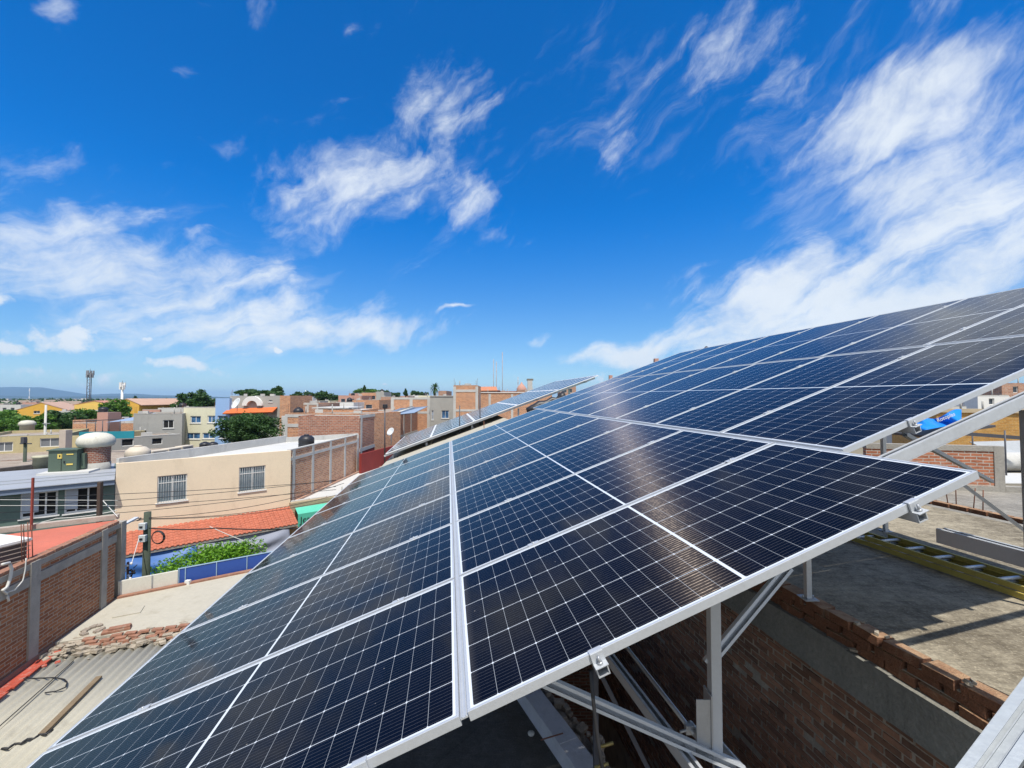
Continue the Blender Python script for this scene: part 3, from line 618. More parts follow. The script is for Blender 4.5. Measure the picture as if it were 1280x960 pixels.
# structure: rafters, posts, braces
def alu_beam(label, a, b, wd=.06, ht=.08, mat=None, name='support_beam', cat='beam', up=(0, 0, 1), group='aluminium beams and braces under the array'):
    m = MB(); m.chan(a, b, wd, ht, .005, up=up); return tag(m.build(name, mat or ALU_D), label, cat, group)
for i, (v, u0, u1, nm) in enumerate(((.59, -.25, 7.3, 'front'), (3.3, -2.2, 6.9, 'second'), (6.0, -2.2, 6.9, 'third'), (8.7, -2.2, 6.9, 'rear'))):
    alu_beam('long sloping aluminium rafter carrying the array, %s one' % nm, A3(u0, v, -.135), A3(u1, v, -.135), .05, .068, up=Nn, name='rafter')
def post(label, x, y, z0, z1, wd=.05, mat=None, plate=True):
    root = empty('support_post', (x, y, z0), label, 'post', 'posts under the array'); m = MB()
    m.box((x, y, (z0 + z1) / 2), (wd, wd, z1 - z0)); m.build('upright', mat or ALU_D, root, bevel=.004)
    if plate:
        m = MB(); m.box((x, y, z0 + .005), (.13, .13, .01)); m.build('base_plate', GALV, root)
        m = MB()
        for a in (-1, 1): m.tube([(x + a * .048, y, z0 + .01), (x + a * .048, y, z0 + .03)], .009, 6)
        m.build('anchor_bolts', GALV, root)
    return root
def plane_z(x, y, h=-.2):
    p = A3(0, 0, h); return p.z - (Nn.x * (x - p.x) + Nn.y * (y - p.y)) / Nn.z

# ------------------------------------------------------------------ right hand neighbour: brick wall with roof, ladder, spare channels
dV = Vector((-.174, 1, 0)).normalized(); RZ = H - 1.97
def WL(y, off=0): # point on the pit wall line
    return Vector((3.50 - .174 * y + off, y, 0))
wall_root = empty('brick_building', (WL(3).x, 3, 0), 'brick building right of the array with a flat stained roof and broken brick rim', 'building')
m = MB(); m.wall(WL(11, 0), WL(-1, 0), 1.0, H - 2.47, .0, .22)
m.build('wall', plain('pit mortar', (.36, .29, .22), .95, .4, 5, .8, 40, stain=.6, stain_col=(.08, .06, .045), fine=.3), wall_root)
# proud bricks for relief on the visible stretch
rnd = random.Random(5); m = MB(); d2 = (WL(0) - WL(1)).normalized(); nd = Vector((-d2.y, d2.x, 0))
rzb = math.atan2(d2.y, d2.x)
for row in range(64):
    z = H - 2.47 - .032 - row * .062
    yy = 1.8 + (row % 2) * .11 + rnd.uniform(-.02, .02)
    while yy < 9.5:
        p = WL(yy); pr = rnd.uniform(.004, .018)
        if rnd.random() < .95: random.seed(int(yy * 1013) + row * 7); m.chunk(p - nd * (pr / 2 - .002) + Vector((0, 0, z + rnd.uniform(-.005, .005))), (.212 - rnd.uniform(0, .02), pr, .053 - rnd.uniform(0, .006)), rzb, .06)
        yy += .218
def island_brick():
    m_, k, bs = mat_base('pit bricks'); gi = k.new('ShaderNodeNewGeometry'); co = tex(k)
    c = k.mix(gi.outputs['Random Per Island'], (.16, .078, .045, 1), (.36, .175, .10, 1)); nz = k.noise(co, 18, 6, .7); nb = k.noise(co, 1.6, 5, .65)
    c = k.mix(k.ramp(nb, .48, .72, 0, .55), c, (.08, .055, .045, 1)); hv = k.new('ShaderNodeHueSaturation'); k.put(hv.inputs['Color'], c); k.put(hv.inputs['Value'], k.m('ADD', .45, nz))
    k.put(bs.inputs['Base Color'], hv.outputs[0]); bs.inputs['Roughness'].default_value = .95
    bp = k.new('ShaderNodeBump'); bp.inputs['Strength'].default_value = .8; bp.inputs['Distance'].default_value = .01; k.put(bp.inputs['Height'], nz); k.put(bs.inputs['Normal'], bp.outputs[0]); return m_
m.build('brick_relief', island_brick(), wall_root, bevel=.004)
m = MB(); k_ = 60; pts_out = []
ys = [9.5 - i * (10.5 / k_) for i in range(k_ + 1)]
for i in range(k_):
    a, b = WL(ys[i]), WL(ys[i + 1] - .012); m.wall(a, b, H - 2.47 + rnd.uniform(-.006, .006), H - 2.125 + rnd.uniform(-.008, .008), -.045 + rnd.uniform(-.001, .001), .2)
m.build('tie_beam', CONC_D, wall_root)
m = MB()
for row in range(3):
    yy = 9.4 + row * .12
    while yy > .4:
        L = rnd.uniform(.22, .28); p = WL(yy - L / 2, .075 + rnd.uniform(-.015, .012)); zz = H - 2.124 + row * .075 + .034
        if not (row == 2 and rnd.random() < .12): random.seed(int(yy * 997) + row); m.chunk((p.x, p.y, zz), (L - .006, .15 + rnd.uniform(-.02, .015), .074), rzb + rnd.uniform(-.05, .05), .13)
        yy -= L
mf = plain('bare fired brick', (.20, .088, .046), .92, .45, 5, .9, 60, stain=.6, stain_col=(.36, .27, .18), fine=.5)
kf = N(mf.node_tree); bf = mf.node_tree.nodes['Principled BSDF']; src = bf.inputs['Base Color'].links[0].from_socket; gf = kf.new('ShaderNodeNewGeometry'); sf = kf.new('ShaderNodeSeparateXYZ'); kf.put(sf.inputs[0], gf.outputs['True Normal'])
kf.put(bf.inputs['Base Color'], kf.mix(kf.m('MULTIPLY', kf.ramp(sf.outputs[2], .6, .9), kf.ramp(kf.noise(tex(kf), 7, 7, .7), .35, .6, .35, 1)), src, (.42, .27, .16, 1)))  # upward faces paler: mortar dust plus sunlit tone put into the colour
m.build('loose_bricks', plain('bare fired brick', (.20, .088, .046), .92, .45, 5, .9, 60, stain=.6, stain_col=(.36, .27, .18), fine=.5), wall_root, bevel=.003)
m = MB()
for row in range(3):
    m.wall(WL(9.4, .02), WL(.3, .02), H - 2.126 + row * .075, H - 2.118 + row * .075, .0, .12)
for i in range(70):
    p = WL(rnd.uniform(1.9, 7), rnd.uniform(-.02, .16)); s_ = rnd.uniform(.01, .045); m.chunk((p.x, p.y, H - 2.12 + rnd.choice([0, .0, .225]) + s_ * .3), (s_ * 1.7, s_, s_ * .8), rnd.uniform(0, 3), .55)
for (yy, of) in ((2.45, .1), (2.5, .2), (2.35, .17), (2.38, .04), (2.62, .14)):
    p = WL(yy, of); m.lathe((p.x, p.y, H - 2.07 + rnd.uniform(0, .06)), [(.005, -.05), (.05, -.03), (.065, .01), (.04, .045), (.004, .055)], 7)
m.build('mortar', plain('crumbling mortar', (.36, .31, .24), .95, .25, 6, .8, 60), wall_root)
rp = [WL(9.9, .16), WL(-1, .16), Vector((9.25, -1, 0)), Vector((7.2, 9.9, 0))]
m = MB(); m.prism([(p.x, p.y) for p in rp], H - 2.3, RZ); m.build('roof', R_LIT, wall_root)
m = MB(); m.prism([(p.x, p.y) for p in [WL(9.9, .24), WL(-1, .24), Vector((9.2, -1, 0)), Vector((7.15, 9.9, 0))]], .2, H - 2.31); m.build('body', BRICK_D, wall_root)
# curb of single bricks along the far side of that roof
m = MB(); yy = 9.6; curb = lambda y: 9.13 - .172 * y
while yy > 0:
    L = .27; 
    if not (8.05 < yy < 8.2): m.box((curb(yy - .13) - .1 * 0, yy - .13, RZ + .045), (L - .02, .13, .075), rzb + rnd.uniform(-.03, .03))
    yy -= L
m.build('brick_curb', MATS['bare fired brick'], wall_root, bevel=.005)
rb = empty('rebar_cluster', (curb(7.55), 7.55, RZ), 'four rusty rebar rods sticking up from the brick curb beyond the panel corner', 'rebar')
for (dx, dy, lx) in ((-.12, .3, -.05), (.05, .22, .0), (.1, -.02, .05), (.13, -.15, .02)):
    m = MB(); x, y = curb(7.45) + dx * .3, 7.45 + dy * 1.1; m.tube([(x, y, RZ), (x + lx * .6, y, RZ + .25), (x + lx, y, RZ + .42)], .008, 6); m.build('rod', RUST, rb)
# next roof, with the low brick wall
def house_poly(name, label, poly, z0, z1, mw, mr, cat='building'):
    c = sum((Vector(p) for p in poly), Vector((0, 0))) / len(poly); r_ = empty(name, (c.x, c.y, z0), label, cat)
    m_ = MB(); m_.prism(poly, z0, z1 - .03); m_.build('wall', mw, r_); m_ = MB(); m_.prism([tuple(Vector(p) + (c - Vector(p)).normalized() * .02) for p in poly], z1 - .028, z1); m_.build('roof', mr, r_); return r_
house_poly('roof_building', 'low building with a bare grey slab roof beyond the brick curb at right', [(9.30, -1), (24, 1), (21, 9.6), (7.45, 10.1)], 0, RZ - .1, BRICK_R, R_GREY)
house_poly('roof_building', 'building with a pale sandy roof behind the low framed brick wall at right', [(7.3, 10.25), (20, 9.8), (24, 17), (9.5, 17.5)], 0, RZ - .25, BRICK_R, R_LIT)
lw = empty('parapet_wall', (10, 9.9, RZ - .1), 'low brick wall framed in grey concrete standing on the right hand roof', 'wall')
Aw, Bw = G(1112, 590, RZ - .1), G(1228, 606, RZ - .1); Aw = Vector((8.3, 10.15, 0)); Bw = Vector((10.62, 9.55, 0))
m = MB(); m.wall(Aw, Bw, RZ - .1, RZ + .78, 0, .13); m.build('brick_panel', BRICK_R, lw)
m = MB(); m.wall(Aw, Bw, RZ + .78, RZ + .90, -.015, .145); dd = (Bw - Aw).normalized(); m.wall(Bw - dd * .0, Bw + dd * .18, RZ - .1, RZ + .90, -.02, .15); m.wall(Aw, Bw - dd * .0, RZ - .1, RZ + .02, -.03, -.0); m.build('concrete_frame', CONC, lw)
m = MB(); m.wall(Bw + dd * .2, Vector((14, 8.6, 0)), RZ - .1, RZ + .02, 0, .15); tag(m.build('roof_curb', CONC), 'low concrete curb running right from the framed brick wall', 'curb')
# ladder lying on the roof
def ladder():
    root = empty('ladder', (5.2, 4.5, RZ), 'yellow fibreglass extension ladder with aluminium rungs lying on the shaded roof', 'ladder')
    a = Vector((4.62, 6.15, 0)); b = Vector((5.30, 2.2, 0)); d = (b - a).normalized(); s = Vector((-d.y, d.x, 0)); L = (b - a).length
    for i, zo in ((0, .04), (1, .105)):
        sh = d * (.35 * i); wdt = .42 - .05 * i
        for sg in (0, 1):
            q = a + s * (sg * wdt + .025 * i) + sh; m = MB(); z = RZ + zo
            m.bar(q + Vector((0, 0, z)), q + d * L + Vector((0, 0, z)), .006, .052); inn = s * (.012 if sg == 0 else -.012)
            m.bar(q + inn + Vector((0, 0, z + .026)), q + inn + d * L + Vector((0, 0, z + .026)), .026, .005); m.bar(q + inn + Vector((0, 0, z - .026)), q + inn + d * L + Vector((0, 0, z - .026)), .026, .005)
            m.build('rail', FIBER, root)
        n_ = int(L / .3)
        if i == 1:
            for j in range(n_):
                q = a + sh + d * (.15 + .3 * j) + s * .03 + Vector((0, 0, RZ + zo)); m = MB(); m.tube([q, q + s * (wdt - .01)], .019, 8)
                m.bar(q + d * .0 + s * .02 + Vector((0, 0, .0)), q + s * .02 + d * .05 + Vector((0, 0, -.02)), .004, .02); m.build('rung', ALU_D, root)
        else:
            for j in range(n_):
                q = a + sh + d * (.15 + .3 * j) + s * .0 + Vector((0, 0, RZ + zo)); m = MB(); m.tube([q, q + s * wdt], .016, 8); m.build('rung', ALU_D, root)
    return root
ladder()
# posts / braces near the front (plane v = .59)
def RV(px, py, v=.59):
    """point where a picture ray meets the vertical plane holding the front rafter"""
    a = A3(0, v); b = A3(5, v); return on((a.x, a.y), (b.x, b.y), px, py)
pj = RV(904, 942); pt = RV(877, 740)
x_, y_ = pj.x - .04, pj.y
root = empty('support_post', (x_, y_, pj.z), 'square aluminium post standing over the dark pit, nearest one under the array', 'post', 'posts under the array')
m = MB(); m.box((x_, y_, (pj.z + plane_z(x_, y_)) / 2), (.055, .055, plane_z(x_, y_) - pj.z)); m.build('upright', ALU, root, bevel=.004)
m = MB(); m.box((x_ - .035, y_ - .0, pj.z + .17), (.008, .09, .30)); m.box((x_ - .075, y_ - .036, pj.z + .16), (.075, .006, .28)); m.build('bracket', GALV, root)
alu_beam('aluminium brace rising right from the nearest post to the front rafter', RV(884, 830, .63), RV(985, 708, .63), .05, .035, name='brace', up=(-.2, -1, .15))
alu_beam('aluminium brace rising left from the foot of the nearest post', RV(925, 960, .56), RV(600, 815, .56), .05, .055, name='brace', up=(0, -1, .3))
q = RV(1286, 560); post('galvanised post at the right edge of the photo carrying the front rafter', q.x, q.y, RZ, plane_z(q.x, q.y), .05, GALV)
for (px, py, z, lab) in ((1010, 748, H - 1.90, 'short aluminium post standing on the broken brick rim'), (1107, 664, RZ, 'slim post on the shaded roof behind the ladder end')):
    q = G(px, py, z); post(lab, q.x, q.y, z, plane_z(q.x, q.y), .05, ALU_D)
for (x, y, lab) in ((4.9, 8.9, 'far post under the array standing on the right hand roof'), (5.75, 3.05, 'post in the open at the right, outside the ladder')):
    post(lab, x, y, RZ, plane_z(x, y), .05, GALV)
m = MB(); a = P(1196, 600, 4.3); b = P(1330, 700, 3.9); m.chan(a, b, .04, .03, .004); tag(m.build('brace', GALV), 'thin galvanised brace slanting down right behind the panel corner', 'beam', 'aluminium beams and braces under the array')
m = MB(); a = P(1140, 543, 3.3); m.chan(P(1131, 543, 3.3), P(1240, 602, 4.6), .03, .03, .004); tag(m.build('brace', GALV), 'short dark brace below the long rafter at right', 'beam', 'aluminium beams and braces under the array')
# horizontal channel and near profile
m = MB(); a = Vector((P(1176, 669, 3.2))); m.chan(a, a + dV * (-2.2) + Vector((0, 0, .0)), .085, .10, .005); tag(m.build('channel_beam', ALU), 'wide aluminium channel lying level above the sandy roof at right', 'beam')
m = MB(); a = P(1200, 1010, 1.35); b = P(1420, 700, 1.95); m.chan(a, b, .095, .05, .004, up=(-.3, -.4, .9)); 
dd_ = (b - a).normalized(); sd = dd_.cross(Vector((-.3, -.4, .9))).normalized(); uu = sd.cross(dd_)
for q in (-.012, .012): m.bar(a + sd * q + uu * -.018, b + sd * q + uu * -.018, .004, .012, up=(-.3, -.4, .9))
tag(m.build('channel_beam', plain('worn mill profile', (.30, .33, .36), .5, .08, 2, .1, 30, metal=.3, stain=.3, stain_col=(.2, .21, .22))), 'ribbed aluminium profile crossing the bottom right corner, closest to the camera', 'beam')
# beams in the pit
zc = H - 1.80
m = MB(); a = G(884, 985, zc); b = G(762, 822, zc); m.chan(a, b + (b - a) * .3, .055, .06, .004); tag(m.build('channel_beam', ALU), 'aluminium channel reaching towards the viewer across the dark pit', 'beam')
zt_ = H - 1.93
root = empty('steel_pipe', G(868, 915, zt_), 'galvanised steel pipe with a clamp tied level across the pit', 'pipe')
m = MB(); m.tube([G(770, 792, zt_), G(868, 918, zt_)], .014, 8); m.build('thin_pipe', GALV, root)
m = MB(); m.tube([G(862, 905, zt_), G(880, 930, zt_ - .0), G(896, 948, zt_ - .03), G(897, 980, zt_ - .03)], [.022, .026, .024, .021], 10, cap=False); m.tube([G(900, 930, zt_), G(940, 975, zt_ + .02)], .02, 10, cap=False); m.build('thick_pipe', GALV, root)
m = MB(); m.box(G(862, 911, zt_), (.05, .03, .05)); m.tube([G(850, 915, zt_), G(872, 908, zt_)], .008, 6); m.build('clamp', GALV, root)
m = MB(); a = P(738, 838, 1.62); m.tube([a, P(742, 880, 1.62), P(748, 930, 1.6), P(757, 985, 1.58)], .0075, 6); tag(m.build('cable', CABLE), 'black cable hanging straight down from the front clamp', 'cable')
q = P(745, 960, 3.4); post('thin steel post rising from the pit behind the hanging cable', q.x, q.y, 2.0, plane_z(q.x, q.y), .04, STEEL)
m = MB(); m.bar(P(742, 825, 3.3), P(830, 1000, 3.3), .03, .03); tag(m.build('brace', STEEL), 'dark diagonal bar deep in the pit behind the channels', 'beam', 'aluminium beams and braces under the array')
for i, (px, py) in enumerate(((758, 932), (752, 958))):
    m = MB(); a = P(px, py, 3.2); m.tube([a - Vector((.05, 0, .01)), a + Vector((.05, 0, .02))], .012, 7); tag(m.build('pipe_stub', plain('brass', (.35, .27, .1), .5, .1, 3, metal=.6)), 'small brass pipe stub in the pit, %s of two' % ('upper', 'lower')[i], 'pipe')
# pit floor
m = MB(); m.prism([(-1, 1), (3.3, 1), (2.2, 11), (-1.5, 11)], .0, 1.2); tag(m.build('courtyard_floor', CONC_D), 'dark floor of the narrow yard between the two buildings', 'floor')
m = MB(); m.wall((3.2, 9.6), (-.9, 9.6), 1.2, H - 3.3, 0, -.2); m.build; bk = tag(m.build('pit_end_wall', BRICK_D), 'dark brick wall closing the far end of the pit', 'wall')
for i, (px) in enumerate((800, 838)):
    q = on((3.2, 9.4), (-.9, 9.4), px, 700); m = MB(); m.box((q.x, 9.3, (H - 3.3 + 1.2) / 2), (.25, .2, H - 3.3 - 1.2)); tag(m.build('concrete_column', CONC_D), 'grey concrete column against the pit end wall, %s one' % ('left', 'right')[i], 'column')
# ------------------------------------------------------------------ own building (left, below the array): roof, ledge
LZ = H - 3.2
own = empty('own_building', (-2, 5, 0), 'concrete roofed building below the array with a pale ledge and rubble rim along the pit', 'building')
e0, e1 = G(672, 895, LZ + .0), G(735, 985, LZ); dl = (e1 - e0).normalized(); ea = e0 - dl * 6; eb = e1 + dl * 3.5
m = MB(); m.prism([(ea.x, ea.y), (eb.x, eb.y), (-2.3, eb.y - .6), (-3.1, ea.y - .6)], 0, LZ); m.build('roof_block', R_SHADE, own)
sn = Vector((-dl.y, dl.x, 0))
m = MB(); k_ = 30
for i in range(k_):
    a = ea.lerp(eb, i / k_); b = ea.lerp(eb, (i + 1) / k_); m.wall(a, b, LZ, LZ + .16 + rnd.uniform(-.004, .004), -.09, .10)
led = m.build('ledge', plain('pale lime wash', (.42, .42, .45), .9, .2, 2, .5, 20, stain=.4, stain_col=(.22, .21, .22)), own)
m = MB(); rub = plain('rubble', (.30, .25, .20), .95, .5, 6, .8, 50, stain=.5, stain_col=(.1, .08, .07), fine=.3)
for i in range(340):
    t = rnd.random(); p = ea.lerp(eb, t); o_ = rnd.uniform(.11, .32); s_ = rnd.uniform(.03, .09)
    m.chunk(p + sn * (o_ if (sn.x > 0) else -o_) + Vector((0, 0, -.06 + rnd.uniform(-.05, .14))), (s_ * 1.7, s_ * 1.2, s_ * .9), rnd.uniform(0, 3))
sg_ = 1 if sn.x > 0 else -1
m.wall(ea, eb, LZ - .6, LZ - .02, .1 * sg_, .31 * sg_); tag(m.build('rubble_rim', rub, own, bevel=.006), kind='stuff')
m = MB(); a = G(696, 868, LZ + .1); m.tube([(a.x, a.y, LZ + .1), (a.x, a.y, LZ + .9)], .018, 8); tag(m.build('pipe', GALV), 'short upright pipe on the rubble rim left of the pit', 'pipe')
m = MB(); a = G(676, 925, LZ + .2); m.tube([a, a + Vector((.2, .05, .02))], .006, 5); tag(m.build('rod', RUST), 'rusty rod end lying on the pale ledge', 'rebar')
m = MB(); a = G(664, 918, LZ); m.lathe((a.x, a.y, LZ), [(.03, 0), (.034, .015), (.02, .025), (.002, .027)], 10); tag(m.build('plastic_cap', CONC_L), 'small pale plastic cap on the roof beside the ledge', 'cap')

# ------------------------------------------------------------------ left foreground: corrugated roof, cream roof, brick wall, salmon roof
CZ = H - 5.75; WZ = H - 5.5
wA = Vector((-9.2, 5.6, 0)); wdir = (Vector((-10.86, 11.94, 0)) - Vector((-9.9, 8.34, 0))).normalized()
wB = Vector((-10.86, 11.94, 0)); wA = wB - wdir * 9.5
cp = Vector((-wdir.y, wdir.x, 0)) * -1       # to the right of the wall
def corrug():
    m = MB(); per = .177; amp = .026; nW = 240; nL = 2
    L0, L1 = -1.0, 7.35; wid = 8.2; rows = []
    for j, (l, dz) in enumerate(((L0, 0), (3.1, .0), (3.1, .03), (L1, .03))):
        row = []
        for i in range(nW * 1 + 1):
            xw = .02 + wid * i / nW; z = CZ + amp * math.sin(2 * math.pi * xw / per) + dz + (l - 3) * .012
            p = wA + wdir * l + cp * xw; row.append(Vector((p.x, p.y, z)))
        rows.append(row)
    vs = [v for r in rows for v in r]; k = nW + 1
    fs = [[r * k + i, r * k + i + 1, (r + 1) * k + i + 1, (r + 1) * k + i] for r in (0, 1, 2) for i in range(nW)]
    m.add(vs, fs, True); return m
ct = empty('corrugated_roof_shed', (wA + wdir * 3 + cp * 3), 'shed covered with pale corrugated fibre cement sheets below the left edge of the array', 'shed')
ct.location.z = 0
o = corrug().build('corrugated_sheets', ASBEST, ct); so = o.modifiers.new('solid', 'SOLIDIFY'); so.thickness = .008
m = MB(); a = wA + wdir * -1 + cp * .06; b = wA + wdir * 7.2 + cp * .06; c_ = wA + wdir * 7.2 + cp * 8.1; d_ = wA - wdir * 1 + cp * 8.1
m.prism([(a.x, a.y), (b.x, b.y), (c_.x, c_.y), (d_.x, d_.y)], 0, CZ - .12); m.build('body', BRICK_B, ct)
m = MB()
for i in range(90):
    t = i / 90; p = wA + wdir * (-1 + 8.3 * t) + cp * (.12 + rnd.uniform(-.03, .05)); m.box(p + Vector((0, 0, CZ + .07 + .0008 * i)), (.26, .22 + rnd.uniform(0, .08), .03), math.atan2(wdir.y, wdir.x) - math.pi / 2 + rnd.uniform(-.1, .1))
m.build('red_flashing', plain('peeling red paint', (.40, .07, .04), .85, .3, 5, .5, 20, stain=.65, stain_col=(.36, .33, .28), fine=.3), ct)
# things lying on it
m = MB(); a = G(124, 846, CZ + .11); b = G(52, 918, CZ + .075); m.bar(a, b, .10, .035); tag(m.build('timber_plank', WOOD), 'weathered timber plank lying along the corrugated sheets', 'plank')
wire('thin black hose curling over the corrugated sheets beside the red flashing', [G(x_, y_, CZ + .105) for x_, y_ in ((18, 851), (40, 848), (68, 847), (80, 849), (84, 853), (82, 859), (70, 864), (56, 866))], .012, name='hose', cat='hose', seg=3)
wire('long straight black cable crossing the corrugated sheets', [G(-20, 925, CZ + .085), G(92, 826, CZ + .12)], .009, seg=3)
wire('rough dark seam of sealant across the corrugated sheets near the array edge', [G(2 + i * 8, 936 - i * 3.0 + (i % 2) * 2.5, CZ + .075) for i in range(9)], .02, name='sealant_line', cat='sealant', seg=2)
# cream roof building
nE0, nE1 = G(50, 806, WZ), G(262, 776, WZ); f0, f1 = G(147, 747, WZ), G(345, 707, WZ)
cr = empty('house', ((nE0 + f1) / 2).xy.to_3d(), 'one storey house with a cracked cream coated flat roof beside the brick wall', 'house')
dE = (nE1 - nE0).normalized(); dF = (f1 - f0).normalized()
poly = [nE0 - dE * .25, nE1 + dE * 3.2, f1 + dF * 3.0, f0 - dF * .1]
m = MB(); m.prism([(p.x, p.y) for p in poly], 0, WZ - .06); m.build('wall', BRICK_B, cr)
ci = sum(poly, Vector((0, 0, 0))) / 4
m = MB(); m.prism([(p.x, p.y) for p in poly], WZ - .058, WZ); m.build('roof', CREAMR, cr)
rim = MB(); nrm = Vector((dE.y, -dE.x, 0))
for i in range(360):
    t = rnd.uniform(0, 1); p = nE0.lerp(nE1, t); off = rnd.uniform(-.12, .5) if i % 3 else rnd.uniform(-.5, 1.3); s_ = rnd.uniform(.03, .13) if i % 3 else rnd.uniform(.01, .03)
    rim.chunk(p + nrm * off + Vector((0, 0, -.04 - max(0, off) * .18 + rnd.uniform(-.03, .03))), (s_ * 1.8, s_, s_ * .6), rnd.uniform(-.5, .9), )
tag(rim.build('broken_edge', plain('broken lime concrete', (.36, .31, .24), .95, .5, 5, .8, 40, stain=.6, stain_col=(.18, .12, .09), fine=.3), cr), kind='stuff')
rim = MB()
for row in range(4):
    t = .28 + row * .03
    while t < .93:
        p = nE0.lerp(nE1, t); random.random() < .72 and rim.chunk(p + nrm * (.10 + .07 * row) + Vector((0, 0, .02 - row * .045)), (.23, .11, .055), math.atan2(dE.y, dE.x) + rnd.uniform(-.25, .25), .15); t += .26 / (nE1 - nE0).length
rim.build('edge_bricks', plain('dusty brick', (.29, .145, .095), .95, .4, 6, .6, 40, stain=.6, stain_col=(.36, .32, .26), fine=.3), cr, bevel=.006)
rim = MB()
for i in range(7):
    p = nE0.lerp(nE1, rnd.uniform(0, .25)); rim.chunk(p + nrm * rnd.uniform(.3, .8) + Vector((0, 0, -.1)), (.10, .08, .03), rnd.uniform(0, 3))
rim.build('red_fragments', MATS['peeling red paint'], cr)
m = MB()
for i in range(24):
    a_ = rnd.uniform(0, 6.28); q = G(117, 788, WZ) + Vector((math.cos(a_) * .16, math.sin(a_) * .2, .02)); m.chunk(q, (.13, .08, .05), rnd.uniform(0, 3))
tag(m.build('rubble_heap', rub), 'small round heap of broken brick on the cream roof', 'rubble')
m = MB(); q = G(146, 787, WZ + .03); m.box(q, (.52, .2, .06), .55); m.box(q + Vector((.05, .02, .05)), (.4, .14, .045), .5); tag(m.build('brick_slab', MATS['dusty brick'], bevel=.01), 'flat reddish slab of brick lying on the cream roof', 'brick')
m = MB(); q = G(161, 765, WZ); m.box(q + Vector((0, 0, .012)), (.55, .42, .02), .5); tag(m.build('roof_hatch', CREAMR), 'square hatch cover let into the cream roof', 'hatch')
m = MB(); m.wall(nE1 + dE * .15, f1 + dF * .0, WZ, WZ + .10, -.25, .1); tag(m.build('roof_ridge', plain('rough mortar ridge', (.42, .40, .36), .95, .3, 4, .7, 30, stain=.4, stain_col=(.25, .2, .17))), 'rough mortar ridge along the right side of the cream roof', 'ridge')
# street parapet: white half + blue banner half
pw0 = G(147, 747, WZ); pb = on((f0.x, f0.y), (f1.x, f1.y), 222, 729); pe = f1 + dF * 2
par = empty('street_parapet', ((pw0 + pe) / 2).xy.to_3d() + Vector((0, 0, WZ)), 'low white parapet with brick coping remains at the street edge of the cream roof', 'parapet')
m = MB(); m.wall(pw0, (pb.x, pb.y), WZ, WZ + .42, .03, .10); m.build('white_panel', plain('dirty white board', (.60, .58, .50), .8, .1, 1.5, stain=.35, stain_col=(.4, .36, .28)), par)
m = MB(); m.wall(pw0, pe, WZ, WZ + .05, -.12, .02); m.build('brick_strip', MATS['dusty brick'], par)
for px in (150, 189):
    m = MB(); q = on((f0.x, f0.y), (f1.x, f1.y), px, 735); m.wall((q.x, q.y), (q.x + dF.x * .03, q.y + dF.y * .03), WZ, WZ + .42, .01, .03); m.build('batten', GALV, par)
bn = empty('banner_frame', ((Vector((pb.x, pb.y, 0)) + pe) / 2).xy.to_3d() + Vector((0, 0, WZ)), 'long blue banner stretched on a steel frame along the street edge, seen from behind', 'banner')
m = MB(); m.wall((pb.x, pb.y), pe, WZ + .03, WZ + .45, .06, .07); m.build('cloth', BANNER, bn)
m = MB(); m.wall((pb.x, pb.y), pe, WZ + .45, WZ + .47, .045, .085)
for px in (223, 231, 270, 308):
    q = on((f0.x, f0.y), (f1.x, f1.y), px, 720); m.wall((q.x, q.y), (q.x + dF.x * .02, q.y + dF.y * .02), WZ, WZ + .45, .03, .055)
m.build('frame', plain('pale blue steel', (.30, .42, .52), .6, .1, 3), bn)
m = MB(); q = on((f0.x, f0.y), (f1.x, f1.y), 238, 728); m.box((q.x, q.y - .1, WZ + .06), (.13, .1, .12)); tag(m.build('small_box', WHITEP), 'small white box at the foot of the blue banner', 'box')
# left brick wall with concrete frame
TZ = H - 3.37
bw = empty('brick_wall', wA.lerp(wB, .5), 'tall brown brick party wall with grey concrete columns at the left edge', 'wall'); bw.location.z = 0
m = MB(); m.wall(wA, wB, 0, TZ - .05, 0, .16)
m.build('brickwork', BRICK_B, bw)
m = MB(); wl = (wB - wA).length
def wp(px): 
    q = on((wA.x, wA.y), (wB.x, wB.y), px, 700); return (Vector((q.x, q.y, 0)) - wA).dot(wdir)
bh = TZ - .58
m.wall(wA, wB, bh, bh + .20, -.03, .17); m.wall(wA, wA + wdir * wp(150), TZ - .24, TZ - .12, -.025, .17)
for px, wd in ((43, .26), (129, .22), (152, .22)):
    s_ = wp(px); m.wall(wA + wdir * (s_ - wd / 2), wA + wdir * (s_ + wd / 2), CZ - .3, TZ - .1, -.04, .18)
m.build('concrete_frame', CONC, bw)
m = MB(); t = 0
while t < wl:
    L = .26; m.box(wA + wdir * (t + .13) + Vector((0, 0, TZ - .08 + rnd.uniform(-.01, .01))) + Vector((-wdir.y, wdir.x, 0)) * .07, (L - .015, .17, .07), math.atan2(wdir.y, wdir.x) + rnd.uniform(-.04, .04)); t += L
m.build('coping_bricks', MATS['dusty brick'], bw, bevel=.006)
m = MB(); m.wall(wA, wB, CZ - .1, CZ + .26, -.045, -.002); m.build('base_plaster', plain('brown plaster', (.24, .15, .11), .95, .25, 2, .5, 30), bw)
wire('white pipe bent over the top of the brick wall at the left edge', [on(wA, wB, x, y) + cp * .08 for x, y in ((-4, 706), (5, 704), (8, 712), (6, 724), (2, 735), (-4, 739))], .028, CABLE_W, name='drain_pipe', cat='pipe', seg=3)
wire('thin white hose hanging down the brick wall', [on(wA, wB, x, y) + cp * .06 for x, y in ((28, 698), (27, 712), (24, 726), (14, 738), (4, 741))], .012, CABLE_W, name='hose', cat='hose', seg=4)
